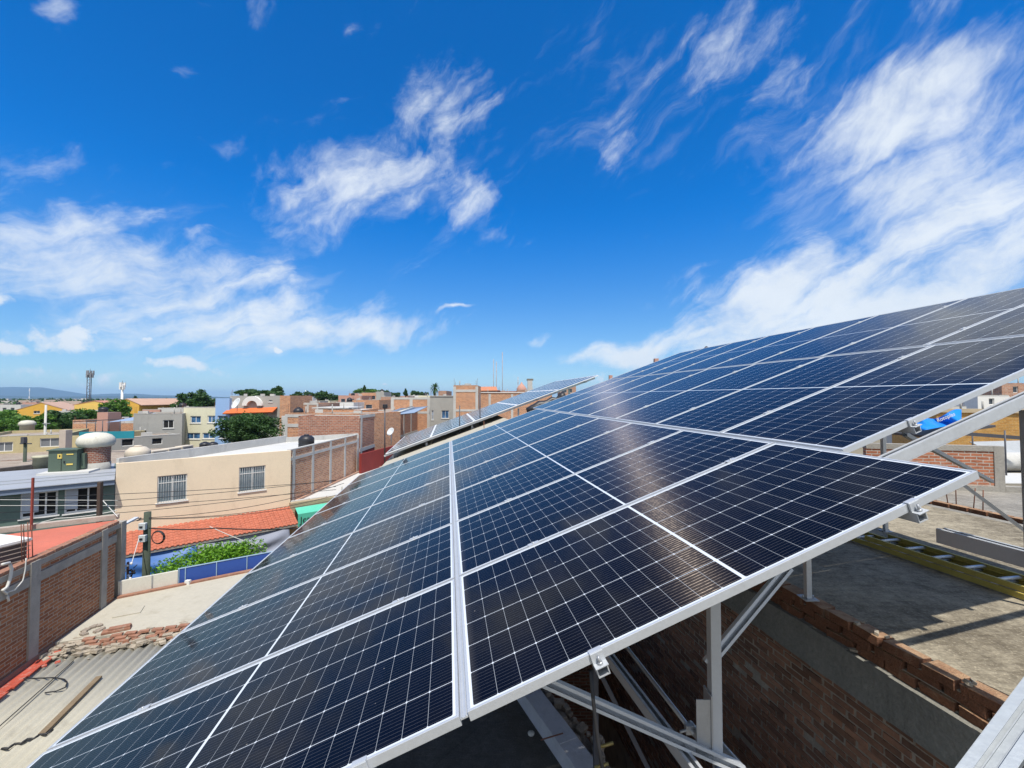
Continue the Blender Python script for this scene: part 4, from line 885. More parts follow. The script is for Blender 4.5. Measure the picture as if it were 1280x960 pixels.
wire('short white pipe end low on the brick wall at the left edge', [on(wA, wB, x, y) + cp * .07 for x, y in ((-2, 739), (3, 743), (5, 752))], .022, CABLE_W, name='drain_pipe', cat='pipe', seg=3)
# salmon roof
SZ = H - 3.55
sp = [wA + Vector((-.05, 0, 0)), wB + Vector((-.18, -.1, 0)), G(147, 650, SZ), G(-160, 690, SZ), Vector((-16, 4, 0))]
sr = empty('salmon_roof_house', (-12.5, 9.5, 0), 'house with a bright salmon red flat roof behind the brick wall', 'house')
m = MB(); m.prism([(p.x, p.y) for p in sp], 0, SZ - .03); m.build('wall', BRICK_R, sr)
m = MB(); m.prism([(p.x, p.y) for p in sp], SZ - .028, SZ); m.build('roof', SALMON, sr)
a, b = G(-160, 686, SZ), G(148, 649, SZ); m = MB(); m.wall(a, b, SZ, SZ + .13, -.0, .18); m.build('front_rim', plain('mortar rim', (.42, .36, .3), .95, .3, 3, .6, 30, stain=.4, stain_col=(.3, .12, .08)), sr)
ac = empty('air_conditioner', G(12, 700, SZ), 'air conditioning cabinet in a wire cage on the salmon roof', 'air conditioner')
m = MB(); q = G(-4, 712, SZ); m.box(q + Vector((-.25, .1, .26)), (1.0, .6, .44), -.25); m.build('cabinet', plain('dark fins', (.10, .085, .08), .7, .2, 8), ac)
m = MB(); m.box(q + Vector((-.25, .1, .53)), (1.12, .7, .05), -.25); m.build('top_cover', WHITEP, ac)
m = MB(); R_ = Matrix.Rotation(-.25, 3, 'Z'); cq = q + Vector((-.25, .1, .26))
for i in range(9):
    x = -.58 + i * .145; m.bar(cq + R_ @ Vector((x, -.33, -.25)), cq + R_ @ Vector((x, -.33, .24)), .012, .012, up=(0, 1, 0))
for i in range(6):
    z = -.22 + i * .09; m.bar(cq + R_ @ Vector((-.55, -.335, z)), cq + R_ @ Vector((.55, -.335, z)), .012, .012); m.bar(cq + R_ @ Vector((.55, -.335, z)), cq + R_ @ Vector((.55, .33, z)), .012, .012)
m.build('cage', plain('beige wire', (.35, .30, .25), .6), ac)
rb = empty('rebar_cluster', G(40, 694, SZ), 'four rusty rebar rods standing on top of the left brick wall', 'rebar')
for px, top in ((30, 657), (33, 657), (38, 654), (43, 658)):
    q = on(wA, wB, px + 3, 690); q = Vector((q.x - .08, q.y, TZ - .1)); z1 = on(wA, wB, px, top).z; m = MB(); m.tube([q, (q.x - .05, q.y, z1)], .009, 6); m.build('rod', RUST, rb)
q = G(39, 663, SZ); m = MB(); m.box((q.x, q.y, SZ + .7), (.045, .045, 1.4)); tag(m.build('steel_pole', REDPIPE, bevel=.005), 'red oxide steel pole standing on the rim of the salmon roof', 'pole')
q = G(124, 650, SZ); m = MB(); m.box((q.x + .0, q.y, SZ + .5), (.10, .10, 1.2)); tag(m.build('timber_post', plain('dark timber', (.06, .045, .035), .95, .3, 5, .4, 20), bevel=.01), 'dark timber post before the right window of the grey green house', 'post')

# ------------------------------------------------------------------ across the street: cream house
F1, F2 = Vector((-18.0, 19.7)), Vector((-12.56, 24.6)); B2, B1 = Vector((-12.56, 35.2)), Vector((-16.6, 31.6))
CT = H - 3.0
dC = (F2 - F1).normalized(); nC = Vector((-dC.y, dC.x))
ch = empty('cream_house', (-15, 26, 0), 'two storey cream painted house with two barred windows and a bare brick side', 'house')
def fwin(A, B, r):
    a = on(A, B, r[0], r[1]); b = on(A, B, r[2], r[3]); d = (Vector(B[:2]) - Vector(A[:2])).normalized()
    return ((Vector(a.xy) - Vector(A[:2])).dot(d), (Vector(b.xy) - Vector(A[:2])).dot(d), b.z, a.z)
wr = [(197, 595.5, 233.5, 624.5), (299, 584.5, 331.5, 611.5)]
ops = [fwin(F1, F2, r) for r in wr]
m = MB(); openwall(m, F1, F2, 0, CT, ops, .2); m.build('front_wall', CREAM, ch)
for o_ in ops: window(ch, F1, F2, *o_, mframe=WHITEP, mpane=CURT, cols=2, rows=2, depth=.09, fw=.04, bars=12)
m = MB(); m.prism([tuple(F1 + nC * .2), tuple(F2 + nC * .2 - dC * .16), (B2.x - .16, B2.y), tuple(B1)], 0, CT - .28); m.build('core', GREYP, ch)
m = MB(); m.wall(F2 + nC * .2 + Vector((0.0, .0)), B2, 0, CT - .02, 0, .15)
m.build('side_wall', brick('side brick', (.60, .31, .17), (.40, .17, .09), (.50, .42, .34), bw=.32, rh=.12, ms=.016, msmooth=.1, dirt=.3, pale=.2), ch)
m = MB(); m.wall(F1 + nC * .2, B1, CT - .3, CT + .22, -.15, 0); m.wall(B1, B2, CT - .3, CT + .1, -.15, .0); m.build('parapet', CONC_L, ch)
m = MB(); m.prism([tuple(F1 + nC * .2), tuple(F2 + nC * .2 - dC * .18), (B2.x - .17, B2.y - .2), tuple(B1)], CT - .278, CT - .25); m.build('roof', WHITER, ch)
# concrete frame on brick side
m = MB(); sA = F2 + nC * .2; dS = (B2 - sA).normalized(); Ls = (B2 - sA).length
def sw(px): q = on(sA, B2, px, 570); return (Vector(q.xy) - sA).dot(dS)
m.wall(sA, B2, CT - .62, CT - .44, -.03, .0); m.wall(sA, B2, CT - .04, CT + .03, -.03, .16)
for px, wd in ((367, .3), (391, .28), (413, .28), (431, .28), (447, .4)):
    s_ = sw(px); m.wall(sA + dS * (s_ - wd / 2), sA + dS * (s_ + wd / 2), 0, CT - (.045), -.034, .0)
m.build('concrete_frame', CONC_L, ch)
def water_tank(label, x, y, z, r, h, mat, group=None, text=None):
    root = empty('water_tank', (x, y, z), label, 'water tank', group)
    m = MB(); m.lathe((x, y, z), [(r * .97, 0), (r, h * .04), (r, h * .30), (r * .96, h * .33), (r, h * .36), (r, h * .66), (r * .96, h * .70), (r * .93, h * .74), (r * .62, h * .90), (r * .36, h * .93)], 24); m.build('body', mat, root)
    m = MB(); m.lathe((x, y, z + h * .93), [(r * .34, 0), (r * .34, h * .05), (r * .28, h * .07), (r * .02, h * .08)], 16); m.build('lid', mat, root); return root
water_tank('black plastic water tank on the white roof of the cream house', -13.45, 28.3, CT - .25, .48, .85, BLACKP, 'black water tanks')
wires_h = []
# tiled awning
aw = empty('tiled_awning', (-14.5, 21.5, 2.5), 'red clay tile awning along the ground floor of the cream house', 'awning')
m = MB(); La = (F2 - F1).length; nt_ = int(La / .2)
for i in range(nt_):
    s0_ = i * La / nt_; s1_ = s0_ + La / nt_
    for j in range(8):
        for hlf in (0, 1):
            sm = s0_ + (s1_ - s0_) * (.25 + .5 * hlf); t0 = j * 1.5 / 8; t1 = t0 + 1.5 / 8 + .02
            z0 = 3.32 - t0 * .42 + .012 + (.035 if hlf else .0); z1 = 3.32 - t1 * .42 + .03 + (.035 if hlf else 0)
            hw = (s1_ - s0_) * .27; ps = []
            for (ss, tt, zz) in ((sm - hw, t0, z0), (sm + hw, t0, z0), (sm + hw, t1, z1), (sm - hw, t1, z1)):
                q = F1 + dC * ss - nC * tt; ps.append(Vector((q.x, q.y, zz)))
            m.add([*ps, *[p_ - Vector((0, 0, .03)) for p_ in ps]], [[3, 2, 1, 0], [4, 5, 6, 7], [0, 1, 5, 4], [1, 2, 6, 5], [2, 3, 7, 6], [3, 0, 4, 7]])
m.build('clay_tiles', TERRA, aw)
m = MB(); q = [F1, F2, F2 - nC * 1.5, F1 - nC * 1.5]; m.prism([tuple(p_) for p_ in q], [3.2, 3.2, 2.58, 2.58], [3.3, 3.3, 2.68, 2.68]); m.build('slab', CONC, aw)
def tarp(label, s0_, s1_, off, z0, z1, mat, amp=.06, seed=1):
    r_ = random.Random(seed); m = MB(); nx, nz = 40, 14; vs = []
    for j in range(nz + 1):
        for i in range(nx + 1):
            u_, v_ = i / nx, j / nz; q = F1 + dC * (s0_ + (s1_ - s0_) * u_) - nC * (off + .5 * (1 - v_) * .9 + amp * math.sin(v_ * 9 + 3 * math.sin(u_ * 3)) * (1 - abs(2 * u_ - 1) ** 3))
            z = z0 + (z1 - z0) * v_ - .12 * math.sin(math.pi * u_) * (1 - v_); vs.append(Vector((q.x, q.y, z)))
    k = nx + 1; m.add(vs, [[j * k + i, j * k + i + 1, (j + 1) * k + i + 1, (j + 1) * k + i] for j in range(nz) for i in range(nx)], True)
    o = m.build('tarpaulin', mat); s_ = o.modifiers.new('solid', 'SOLIDIFY'); s_.thickness = .012; return tag(o, label, 'tarpaulin')
tarp('blue tarpaulin slung under the left half of the tiled awning', .15, 2.9, 1.46, 1.55, 2.58, BLUET, .11, 2)
tarp('grey tarpaulin slung under the right half of the tiled awning', 2.93, 6.9, 1.46, 1.5, 2.58, GREYT, .12, 4)
for i, s_ in enumerate((.25, 1.1)):
    q = F1 + dC * s_ - nC * 1.0; m = MB(); m.box((q.x, q.y, 1.2), (.3, .3, 2.3)); tag(m.build('awning_column', CREAM), 'cream column under the left end of the tiled awning, %s one' % ('outer', 'inner')[i], 'column')
# green awning house, right of the cream house
g1 = F2 + dC * .05; g2 = F2 + dC * 9
gh, *_ = house('shop_house', 'one storey shop with pale flat roof and stone cornice right of the cream house', g1, g2, H - 5.95, 10, BRICK_OLD, zb=0, mroof=WHITER, parapet=.12, dvec=(.2, 12))
m = MB(); m.wall(g1 - dC * .1, g2, H - 6.35, H - 5.92, -.35, -.01); m.build('cornice', plain('stone cornice', (.36, .29, .19), .95, .3, 6, .6, 30), gh)
m = MB(); m.wall(g1 - dC * .35, g1 + dC * .08, 0, H - 6.36, -.5, -.02); m.build('stone_pier', plain('brown stone', (.30, .21, .13), .95, .35, 5, .6, 20), gh)
ga = empty('green_awning', (g1 + dC * 2).to_3d() + Vector((0, 0, 2.6)), 'green cloth shop awning with dark lettering, partly hidden by the array', 'awning')
m = MB(); a0 = g1 + dC * .12; a1 = g1 + dC * 4.5
m.add([(*(a0 - nC * .36), 3.3), (*(a1 - nC * .36), 3.3), (*(a1 - nC * .9), 3.05), (*(a0 - nC * .9), 3.05), (*(a0 - nC * .9), 2.35), (*(a1 - nC * .9), 2.35)], [[3, 2, 1, 0], [4, 5, 2, 3]]); oo = m.build('cloth', GREENA, ga); oo.modifiers.new('s', 'SOLIDIFY').thickness = .02
def text_mesh(name, s, size, origin, xdir, updir, mat, parent, extr=.004):
    cu = bpy.data.curves.new(name, 'FONT'); cu.body = s; cu.size = size; cu.extrude = extr; to = bpy.data.objects.new('tmp', cu); C.objects.link(to)
    dg = bpy.context.evaluated_depsgraph_get(); me = bpy.data.meshes.new_from_object(to.evaluated_get(dg)); C.objects.unlink(to); bpy.data.objects.remove(to)
    x = Vector(xdir).normalized(); y = Vector(updir).normalized(); z = x.cross(y).normalized(); y = z.cross(x)
    o = bpy.data.objects.new(name, me); me.materials.clear(); me.materials.append(mat); C.objects.link(o); o.parent = parent
    o.matrix_local = Matrix.Translation(Vector(origin) - rootloc(parent)) @ Matrix((x, y, z)).transposed().to_4x4(); return o
q = a0 - nC * .93; text_mesh('lettering', 'Jcaro', .5, (q.x + dC.x * .1, q.y + dC.y * .1, 2.55), (*dC, 0), (0, 0, 1), plain('black paint', (.02, .03, .03), .7), ga)

# grey green house (left, across the street)
gg0 = F1 - dC * 7.5; gg1 = F1 - dC * .03; GT = H - 3.72
gr = [(26, 617, 72, 643), (81, 611, 124, 637)]
gw, *_ = house('grey_green_house', 'grey green painted house with two wide white framed windows and a metal roof', gg0, gg1, GT, 7, GREYG, wins=gr, mroof=ROOFM, parapet=.02, dvec=tuple(nC * 6.5), wkw=dict(cols=3, rows=1, depth=.06, sill=True, fw=.07, mpane=DARK))
for (x0, x1, y0, y1, nm) in ((28, 48, 618, 640, 'a'), (83, 97, 613, 636, 'b')):
    a = on(gg0, gg1, x0, y0); b = on(gg0, gg1, x1, y1); m = MB(); m.wall((a.x, a.y), (b.x, b.y), b.z, a.z, .02, .045); m.build('white_shutter', plain('grey white panel', (.42, .46, .52), .6, .08, 2), gw)
m = MB(); sl = gg0 - dC * .2; m.wall(sl, gg1, GT - .16, GT + .05, -.45, .2); m.build('eave', plain('blue grey fascia', (.17, .21, .28), .6, .15, 2), gw)
m = MB(); m.wall(sl, gg1, GT + .05, GT + .08, -.5, 3.5); m.wall(sl, gg1, GT + .08, GT + .12, .9, 1.0); m.wall(sl, gg1, GT + .08, GT + .12, 1.9, 2.0); m.build('roof_sheet', ROOFM, gw)
# transformer
q = G(80, 590, GT + .12); trf = empty('transformer', q, 'green electrical transformer cabinet on the metal roof, with a yellow warning sign', 'transformer')
d_t = Vector((.93, .37)).normalized(); rt = math.atan2(d_t.y, d_t.x); Rt = Matrix.Rotation(rt, 3, 'Z'); zt = GT + .12
def TB(c, s_): 
    m = MB(); m.box(q + Rt @ Vector(c), s_, rt); return m
TB((0, .25, .55), (1.05, .8, 1.02)).build('cabinet', TRANSF, trf, bevel=.01); TB((0, .25, 1.075), (1.15, .92, .05)).build('lid', TRANSF, trf)
TB((.62, .45, .48), (.16, .6, .75)).build('cooling_fins', TRANSF, trf)
TB((-.04, -.165, .5), (.012, .012, .95)).build('door_gap', DARK, trf); TB((-.10, -.165, .78), (.17, .01, .22)).build('warning_sign', plain('yellow sticker', (.7, .52, .12), .6), trf)
TB((-.10, -.172, .79), (.05, .006, .1)).build('warning_mark', DARK, trf); TB((.27, -.165, .38), (.24, .01, .07)).build('door_label', MATS['yellow sticker'], trf)
TB((.27, -.165, .86), (.26, .01, .05)).build('nameplate', MATS['yellow sticker'], trf); TB((.07, -.17, .5), (.05, .02, .1)).build('handle', BLACKP, trf)
m = MB(); m.box(q + Vector((0.15, .2, 0)), (1.9, 1.4, .1), rt); tag(m.build('plinth', WHITER), 'white plinth below the green transformer cabinet', 'plinth')
# brick drum with white domed tank
q = G(119, 588, GT); dt = empty('domed_tank', q, 'round brick water tank with peeling plaster and a white domed top', 'water tank')
m = MB(); m.lathe(q, [(.58, -.3), (.58, 1.35)], 28, smooth=False); m.build('drum', brick('drum brick', (.30, .11, .07), (.22, .08, .05), (.34, .28, .23), bw=.16, rh=.09, pale=.2), dt)
m = MB(); m.lathe(q, [(.60, -.3), (.60, .42)], 28); m.build('plaster_base', GREYP, dt)
m = MB(); m.lathe(q + Vector((0, 0, 1.33)), [(.60, -.12), (.70, -.06), (.76, .12), (.72, .32), (.60, .46), (.38, .57), (.1, .61)], 28); m.build('dome', plain('white lime dome', (.55, .53, .45), .9, .2, 2, .4, 12, stain=.5, stain_col=(.3, .28, .22)), dt)
# chimney pot, small tanks
q = G(52, 590, H - 4.0); m = MB(); m.lathe(q, [(.30, 0), (.30, .35), (.36, .38), (.34, .75), (.40, .78), (.40, .85), (.36, .88)], 16); tag(m.build('stone_urn_tank', plain('mossy plaster', (.40, .38, .27), .95, .3, 4, .5, 20)), 'old mossy plaster tank left of the transformer', 'water tank')
water_tank('beige plastic water tank behind the left end of the cream house', *G(172, 579, H - 3.6).xy, H - 3.6, .56, .98, BEIGET)
# ------------------------------------------------------------------ street: pole, cables, tree
pq = P(183, 700, 14.6); up_ = empty('utility_pole', (pq.x, pq.y, 0), 'dark green wooden utility pole with meter boxes in front of the tiled awning', 'pole')
ztop = P(183, 640, 14.6).z
m = MB(); m.tube([(pq.x, pq.y, 0), (pq.x, pq.y, ztop)], [.13, .10], 12); m.build('shaft', WOODP, up_)
for i, py in enumerate((658, 673)):
    c_ = P(178.5, py, 14.42); m = MB(); m.box(c_, (.20, .13, .22), .2); b_ = m.build('meter_box', plain('pale grey box', (.50, .53, .53), .6, .08, 3), up_, bevel=.01)
    m = MB(); m.box(c_ + Vector((0, -.075, .0)), (.09, .02, .05), .2); m.build('meter_window', BLACKP, b_)
m = MB(); cc = P(197, 672, 14.5); 
for k2 in range(4):
    m.tube([cc + Vector((math.cos(t * .35) * (.19 + .012 * k2), .01 * k2, math.sin(t * .35) * (.19 + .01 * k2))) for t in range(19)], .011, 5)
m.build('cable_coil', CABLE, up_)
m = MB(); c_ = P(183, 648, 14.5); m.tube([P(171, 651, 14.5), P(190, 647, 14.6)], .014, 6); m.tube([P(174, 648.5, 14.5) , P(176, 647.8, 14.5)], .03, 6); m.build('bracket_rod', STEEL, up_)
m = MB(); a_, b_ = P(154, 656, 13.9), P(171, 647, 14.5); m.bar(a_, b_, .12, .05); tag(m.build('street_lamp_head', plain('lamp grey', (.5, .52, .56), .5)), 'flat pale street lamp head on an arm left of the utility pole', 'street lamp')
pole_top = Vector((pq.x, pq.y, ztop - .15))
W_ = wire
for i, (x0, y0, x1, y1, sg, lab) in enumerate((
    (-30, 600 + 23, 420, 571 + 30, .1, 'uppermost cable before the cream house'),
    (-30, 634, 420, 600, .15, 'second cable before the cream house, crossing its windows'),
    (-30, 652, 420, 608, .2, 'third cable from the top, crossing below the cream house windows'),
    (-30, 640 + 2, 420, 612, .1, 'fourth cable from the top before the cream house'),
    (186, 647, 430, 604, .25, 'cable leaving the utility pole top to the right'),
    (186, 649, 430, 622, .2, 'lower cable leaving the utility pole to the right'),
    (186, 648, 430, 616, .25, 'middle cable leaving the utility pole to the right'),
    (-30, 662, 182, 647, .35, 'cable running from the left edge to the utility pole top'))):
    wire(lab, [P(x0, y0, 14.0), P(x1, y1, 17.5 if x0 < 0 else 17.5)], .010, sag=sg, group='cables across the street')
wire('pair of thick cables over the tiled awning', [P(186, 660, 14.5), P(270, 660, 15.5), P(380, 660, 17)], .022, sag=.05, group='cables across the street')
wire('white cable sagging from the tiled awning to the tree top', [P(262, 658, 16.2), P(335, 686, 16.6)], .014, CABLE_W, sag=.05)
wire('white cable running along the grey green house front', [P(-20, 666, 13.0), P(70, 648, 13.6), P(146, 638, 14.2)], .014, CABLE_W, sag=.05)
wire('upper dashed white cable before the grey green windows', [P(-20, 624.5, 14), P(147, 625.5, 15)], .009, CABLE_W)
wire('lower dashed white cable before the grey green windows', [P(-20, 632, 14), P(147, 632, 15)], .009, CABLE_W)
wire('white guy wire from the timber post down to the wall corner', [P(127, 624, 13.2), P(147, 646, 12.6)], .012, CABLE_W)
wire('white stay wire from the meter box down to the roof edge', [P(174, 672, 14.3), P(164, 706, 13.0)], .012, CABLE_W)
# cluster of insulators at the wall corner
ic = P(160, 720, 12.6); ir = empty('service_mast', (ic.x, ic.y, WZ), 'cluttered service mast with wires and white pipe at the wall corner', 'mast')
m = MB(); m.tube([(ic.x, ic.y, WZ), P(160, 703, 12.6)], .03, 8); m.build('mast', plain('rust brown', (.2, .1, .07), .8, .2, 4), ir)
m = MB()
for i in range(12): 
    c_ = P(155 + rnd.uniform(0, 14), 703 + rnd.uniform(0, 26), 12.6); m.tube([c_, c_ + Vector((rnd.uniform(-.15, .15), 0, rnd.uniform(-.25, .1)))], rnd.uniform(.012, .03), 6)
m.build('wires', CABLE, ir)
m = MB()
for i in range(7): 
    c_ = P(156 + rnd.uniform(0, 8), 705 + rnd.uniform(0, 20), 12.5); m.lathe(c_, [(.01, 0), (.035, .01), (.03, .05), (.01, .06)], 8)
m.tube([P(149, 732, 12.3), P(151, 727, 12.3), P(156, 725.5, 12.3)], .03, 8); m.build('white_fittings', WHITEP, ir)
tc = P(263, 712, 15.2); tree('street_tree', 'bright green leafy tree below the tiled awning, behind the blue banner', (tc.x, tc.y, tc.z - .45), 2.35, 1.4, 1.25, 0, 26000, .062, LEAF_B, 11, nclump=60)
tc = P(300, 706, 15.9); tree('street_tree', 'second bright green crown merging behind the first, nearer the grey tarpaulin', (tc.x, tc.y, tc.z - .45), 1.7, 1.2, 1.25, 0, 15000, .062, LEAF_B, 12, nclump=40)

# ------------------------------------------------------------------ second array
def far_array():
    O2 = Vector((0, 0, H)) + c2w(Vector((-.2937, .1617, 1)) * 18.0)
    p2 = bpy.data.objects.new('solar_panel', None); C.objects.link(p2)
    for ch_ in proto.children:
        if not ch_.name.startswith('glass'): continue
        c_ = ch_.copy(); c_.data = ch_.data.copy(); c_.data.materials.clear(); c_.data.materials.append(PANELD); C.objects.link(c_); c_.parent = p2
        for md in list(c_.modifiers): c_.modifiers.remove(md)
    f = MB(); lw_ = .045; hh = .04
    for (x0, x1, y0, y1) in ((0, LP, 0, lw_), (0, LP, WP - lw_, WP), (0, lw_, lw_, WP - lw_), (LP - lw_, LP, lw_, WP - lw_)): f.box(((x0 + x1) / 2, (y0 + y1) / 2, -hh / 2), (x1 - x0, y1 - y0, hh))
    fo = f.build('frame', plain('bright anodised frame', (.72, .74, .76), .5, .04, 3), None, (0, 0, 0)); fo.parent = p2
    K2 = .86; f_ = True; cn = ['lowest', 'second', 'third', 'fourth', 'highest']
    for c in range(5):
        for r in range(8):
            if f_: o = p2; f_ = False
            else: o = clone(p2)
            o.matrix_world = Matrix.Translation(O2 + U * (c * (LP + .02) * K2) + V * (r * PITCHW * K2)) @ ROT @ Matrix.Scale(K2, 4)
            tag(o, 'solar panel of the second array behind, %s column, %s' % (cn[c], ROWN[r]), 'solar panel', 'solar panels of the second array behind')
    def B3(u, v, h=0): return O2 + U * u + V * v + Nn * h
    for i, u in enumerate((.5, 2.6, 4.7, 6.9, 9.2)):
        m = MB(); m.chan(B3(u, -.1, -.09), B3(u, 7.9, -.09), .06, .06, .006, up=Nn); tag(m.build('mounting_rail', ALU), 'rail under the second array, number %s from its low corner' % ('one', 'two', 'three', 'four', 'five')[i], 'rail')
    m = MB(); m.bar(B3(-.1, .10, -.085), B3(9.7, .10, -.085), .05, .07, up=Nn); tag(m.build('rafter', ALU_D), 'pale rafter along the near edge of the second array', 'beam')
    for i, u in enumerate((.2, 1.7, 3.8, 6.0, 8.5)):
        q = B3(u, .5, -.2); m = MB(); m.box((q.x, q.y, q.z - 1.2), (.08, .08, 2.4)); tag(m.build('support_post', ALU_D), 'post under the near edge of the second array, %s from its low corner' % ('first', 'second', 'third', 'fourth', 'fifth')[i], 'post')
    # junk between the arrays
    m = MB(); r_ = random.Random(9)
    pts = [B3(6.2 + i * .2, -.3, -.35 + r_.uniform(-.06, .06)) for i in range(10)]
    m.tube(pts, [.12 + r_.uniform(0, .14) for _ in pts], 8); tag(m.build('black_tarpaulin', BLACKP), 'crumpled black tarpaulin draped below the second array', 'tarpaulin')
    m = MB(); m.prism([tuple(B3(7.4, -.6).xy), tuple(B3(10.5, -.8).xy), tuple(B3(10.5, .4).xy), tuple(B3(7.4, .7).xy)], 5.5, B3(8.0, 0, -.65).z); tag(m.build('green_mesh_wall', plain('green mesh', (.02, .25, .16), .8, .2, 2)), 'wall hung with green mesh below the upper end of the second array', 'wall')
    for i, (u0, u1) in enumerate(((-.1, 5.2),)):
        m = MB(); q = [B3(u0, -2.6, -.33), B3(u1, -2.6, -.33), B3(u1, 7.6, -.33), B3(u0, 7.6, -.33)]; m.add(q + [p_ - Vector((0, 0, .18)) for p_ in q], [[0, 1, 2, 3], [7, 6, 5, 4], [0, 4, 5, 1], [1, 5, 6, 2], [2, 6, 7, 3], [3, 7, 4, 0]])
        tag(m.build('sloping_roof', CREAMR), 'sloping cream coated roof right under the low end of the second array', 'roof')
    # roof slabs under the second array, falling in step with it
    for i, (u0, u1, mt, nm) in enumerate(((-.2, 4.2, CREAMR, 'pale cream roofed house under the low end of the second array'), (4.2, 10.5, R_OLD, 'dark roofed house under the high end of the second array'))):
        a = B3(u0, -1.6); b = B3(u1, -1.6); z = (B3(u0, 0, 0).z - .9) if i == 0 else B3(u0, 0, 0).z - .9
        house('house', nm, (a.x, a.y), (b.x, b.y), z, 10, CREAM if i == 0 else BRICK_R, zb=0, mroof=mt, parapet=.1)
    return O2
O2 = far_array()
for i, (px, y0, y1, Y, lab) in enumerate(((573, 507, 545, 19, 'thin dark mast before the brick tower, right one'), (599, 500, 540, 20, 'thin dark mast further right against the brick tower'))):
    pass
for (px, y0, y1, Y, lab) in ((574.5, 507, 548, 19, 'thin black mast in front of the second array, left one'), (600, 491, 540, 19.5, 'thin black mast in front of the second array, right one'), (481, 512, 572, 24, None)):
    if lab:
        m = MB(); m.tube([P(px, y1 + 10, Y), P(px, y0, Y)], .025, 6); tag(m.build('mast', STEEL), lab, 'mast')
lr = empty('lamp_mast', P(481, 575, 26), 'tall thin black mast with a dark box on top before the brick party wall', 'mast')
m = MB(); m.tube([P(481, 580, 26), P(481, 510, 26)], .04, 6); m.build('mast', STEEL, lr); m = MB(); m.box(P(481.5, 508, 26), (.26, .2, .26)); m.build('box', BLACKP, lr, bevel=.03)
def dish(label, px, py, Y, r, pole=.6, grid=False):
    c_ = P(px, py, Y); root = empty('satellite_dish', c_ - Vector((0, 0, pole)), label, 'satellite dish')
    M_ = Matrix.Rotation(rad(-30), 3, 'Z') @ Matrix.Rotation(rad(62), 3, 'X'); m = MB(); prof = []; seg = 24; vs = []
    for k2 in range(7):
        rr = r * k2 / 6
        for j in range(seg): t = 2 * math.pi * j / seg; vs.append(c_ + M_ @ Vector((rr * math.cos(t), rr * math.sin(t), .28 * rr * rr / r)))
    m.add(vs, [[k2 * seg + j, k2 * seg + (j + 1) % seg, (k2 + 1) * seg + (j + 1) % seg, (k2 + 1) * seg + j] for k2 in range(6) for j in range(seg)], True)
    o = m.build('reflector', plain('dish white', (.62, .64, .64), .5, .05, 2), root); o.modifiers.new('s', 'SOLIDIFY').thickness = .02
    m = MB(); m.tube([c_ - Vector((0, 0, pole)), c_ + M_ @ Vector((0, 0, -.02))], .03, 6); m.tube([c_ + M_ @ Vector((0, -r * .9, .25 * r)), c_ + M_ @ Vector((0, 0, r * .9))], .015, 5); m.build('mount', GALV, root)
    return root
dish('small white dish on the dark red wall below the brick party wall', 489, 540, 27, .26, .8)
dish('white satellite dish on the grey house beside the orange awning', 296.5, 505, 46, .62, .8)

# ------------------------------------------------------------------ mid distance town
def hp(name, label, x0, y0, x1, y1, Y0, Y1, mw, wins=(), depth=8, dvec=None, **kw):
    a = P(x0, y0, Y0); b = P(x1, y1, Y1); return house(name, label, (a.x, a.y), (b.x, b.y), (a.z + b.z) / 2, depth, mw, wins=wins, dvec=dvec, **kw)
def frame_on(root, A, B, zs, pxs, mat=None, wd=.28, z0=0, z1=None, pr=.03):
    m = MB(); A = Vector(A[:2]); B = Vector(B[:2]); d = (B - A).normalized()
    for (za, zb) in zs: m.wall(A, B, za, zb, -pr, -.001)
    for px in pxs:
        q = on(A, B, px, 500); s_ = (Vector(q.xy) - A).dot(d); m.wall(A + d * (s_ - wd / 2), A + d * (s_ + wd / 2), z0, z1, -pr - .005, -.001)
    return m.build('concrete_frame', mat or CONC_L, root)
# brick wall with concrete frame behind the cream roof
r_, A_, B_, d_, n_ = hp('brick_house', 'unfinished brick house with a grey concrete frame behind the white roof', 357, 518, 449, 516.5, 40, 38, BRICK_O, depth=7, parapet=.1)
zt = P(357, 518, 40).z; frame_on(r_, A_, B_, [(zt - .25, zt + .02), (zt - 1.15, zt - .85)], (358.5, 397, 412.5, 448), z1=zt)
# long receding party wall right of it
a, b = P(449.5, 528, 36.5), P(530, 510, 62)
r_, A_, B_, d_, n_ = house('brick_house', 'long brick party wall house with grey columns behind the tall black mast', (a.x, a.y), (b.x, b.y), H - 1.55, 5, brick('dull party brick', (.46, .20, .12), (.30, .12, .075), (.40, .33, .28), rh=.14, ms=.018, bw=.36, msmooth=.1, dirt=.4, pale=.15), zb=0, parapet=.1)
frame_on(r_, A_, B_, [(H - 1.75, H - 1.5), (H - 4.6, H - 4.3)], (452, 473, 492, 505, 514), z1=H - 1.55, wd=.35)
m = MB(); m.wall(A_, B_, 0, H - 4.62, -.02, -.001); m.build('red_painted_base', REDWALL, r_)
m = MB(); a = P(452, 562, 34.5); b = P(508, 548, 43); m.wall((a.x, a.y), (b.x, b.y), 0, H - 4.5, 0, .2); tag(m.build('red_wall', REDWALL), 'dark red painted yard wall left of the second array', 'wall')
a, b = P(468, 519, 44), P(518, 514, 50); m = MB(); m.add([(a.x, a.y, H - 1.95), (b.x, b.y, H - 1.75), (b.x + .6, b.y + 5, H - 1.1), (a.x + 1.4, a.y + 5, H - 1.2)], [[0, 1, 2, 3]]); o = m.build('sheet_roof', SHEETB); o.modifiers.new('s', 'SOLIDIFY').thickness = .08; tag(o, 'sloping blue grey sheet roof above the brick party wall', 'roof')
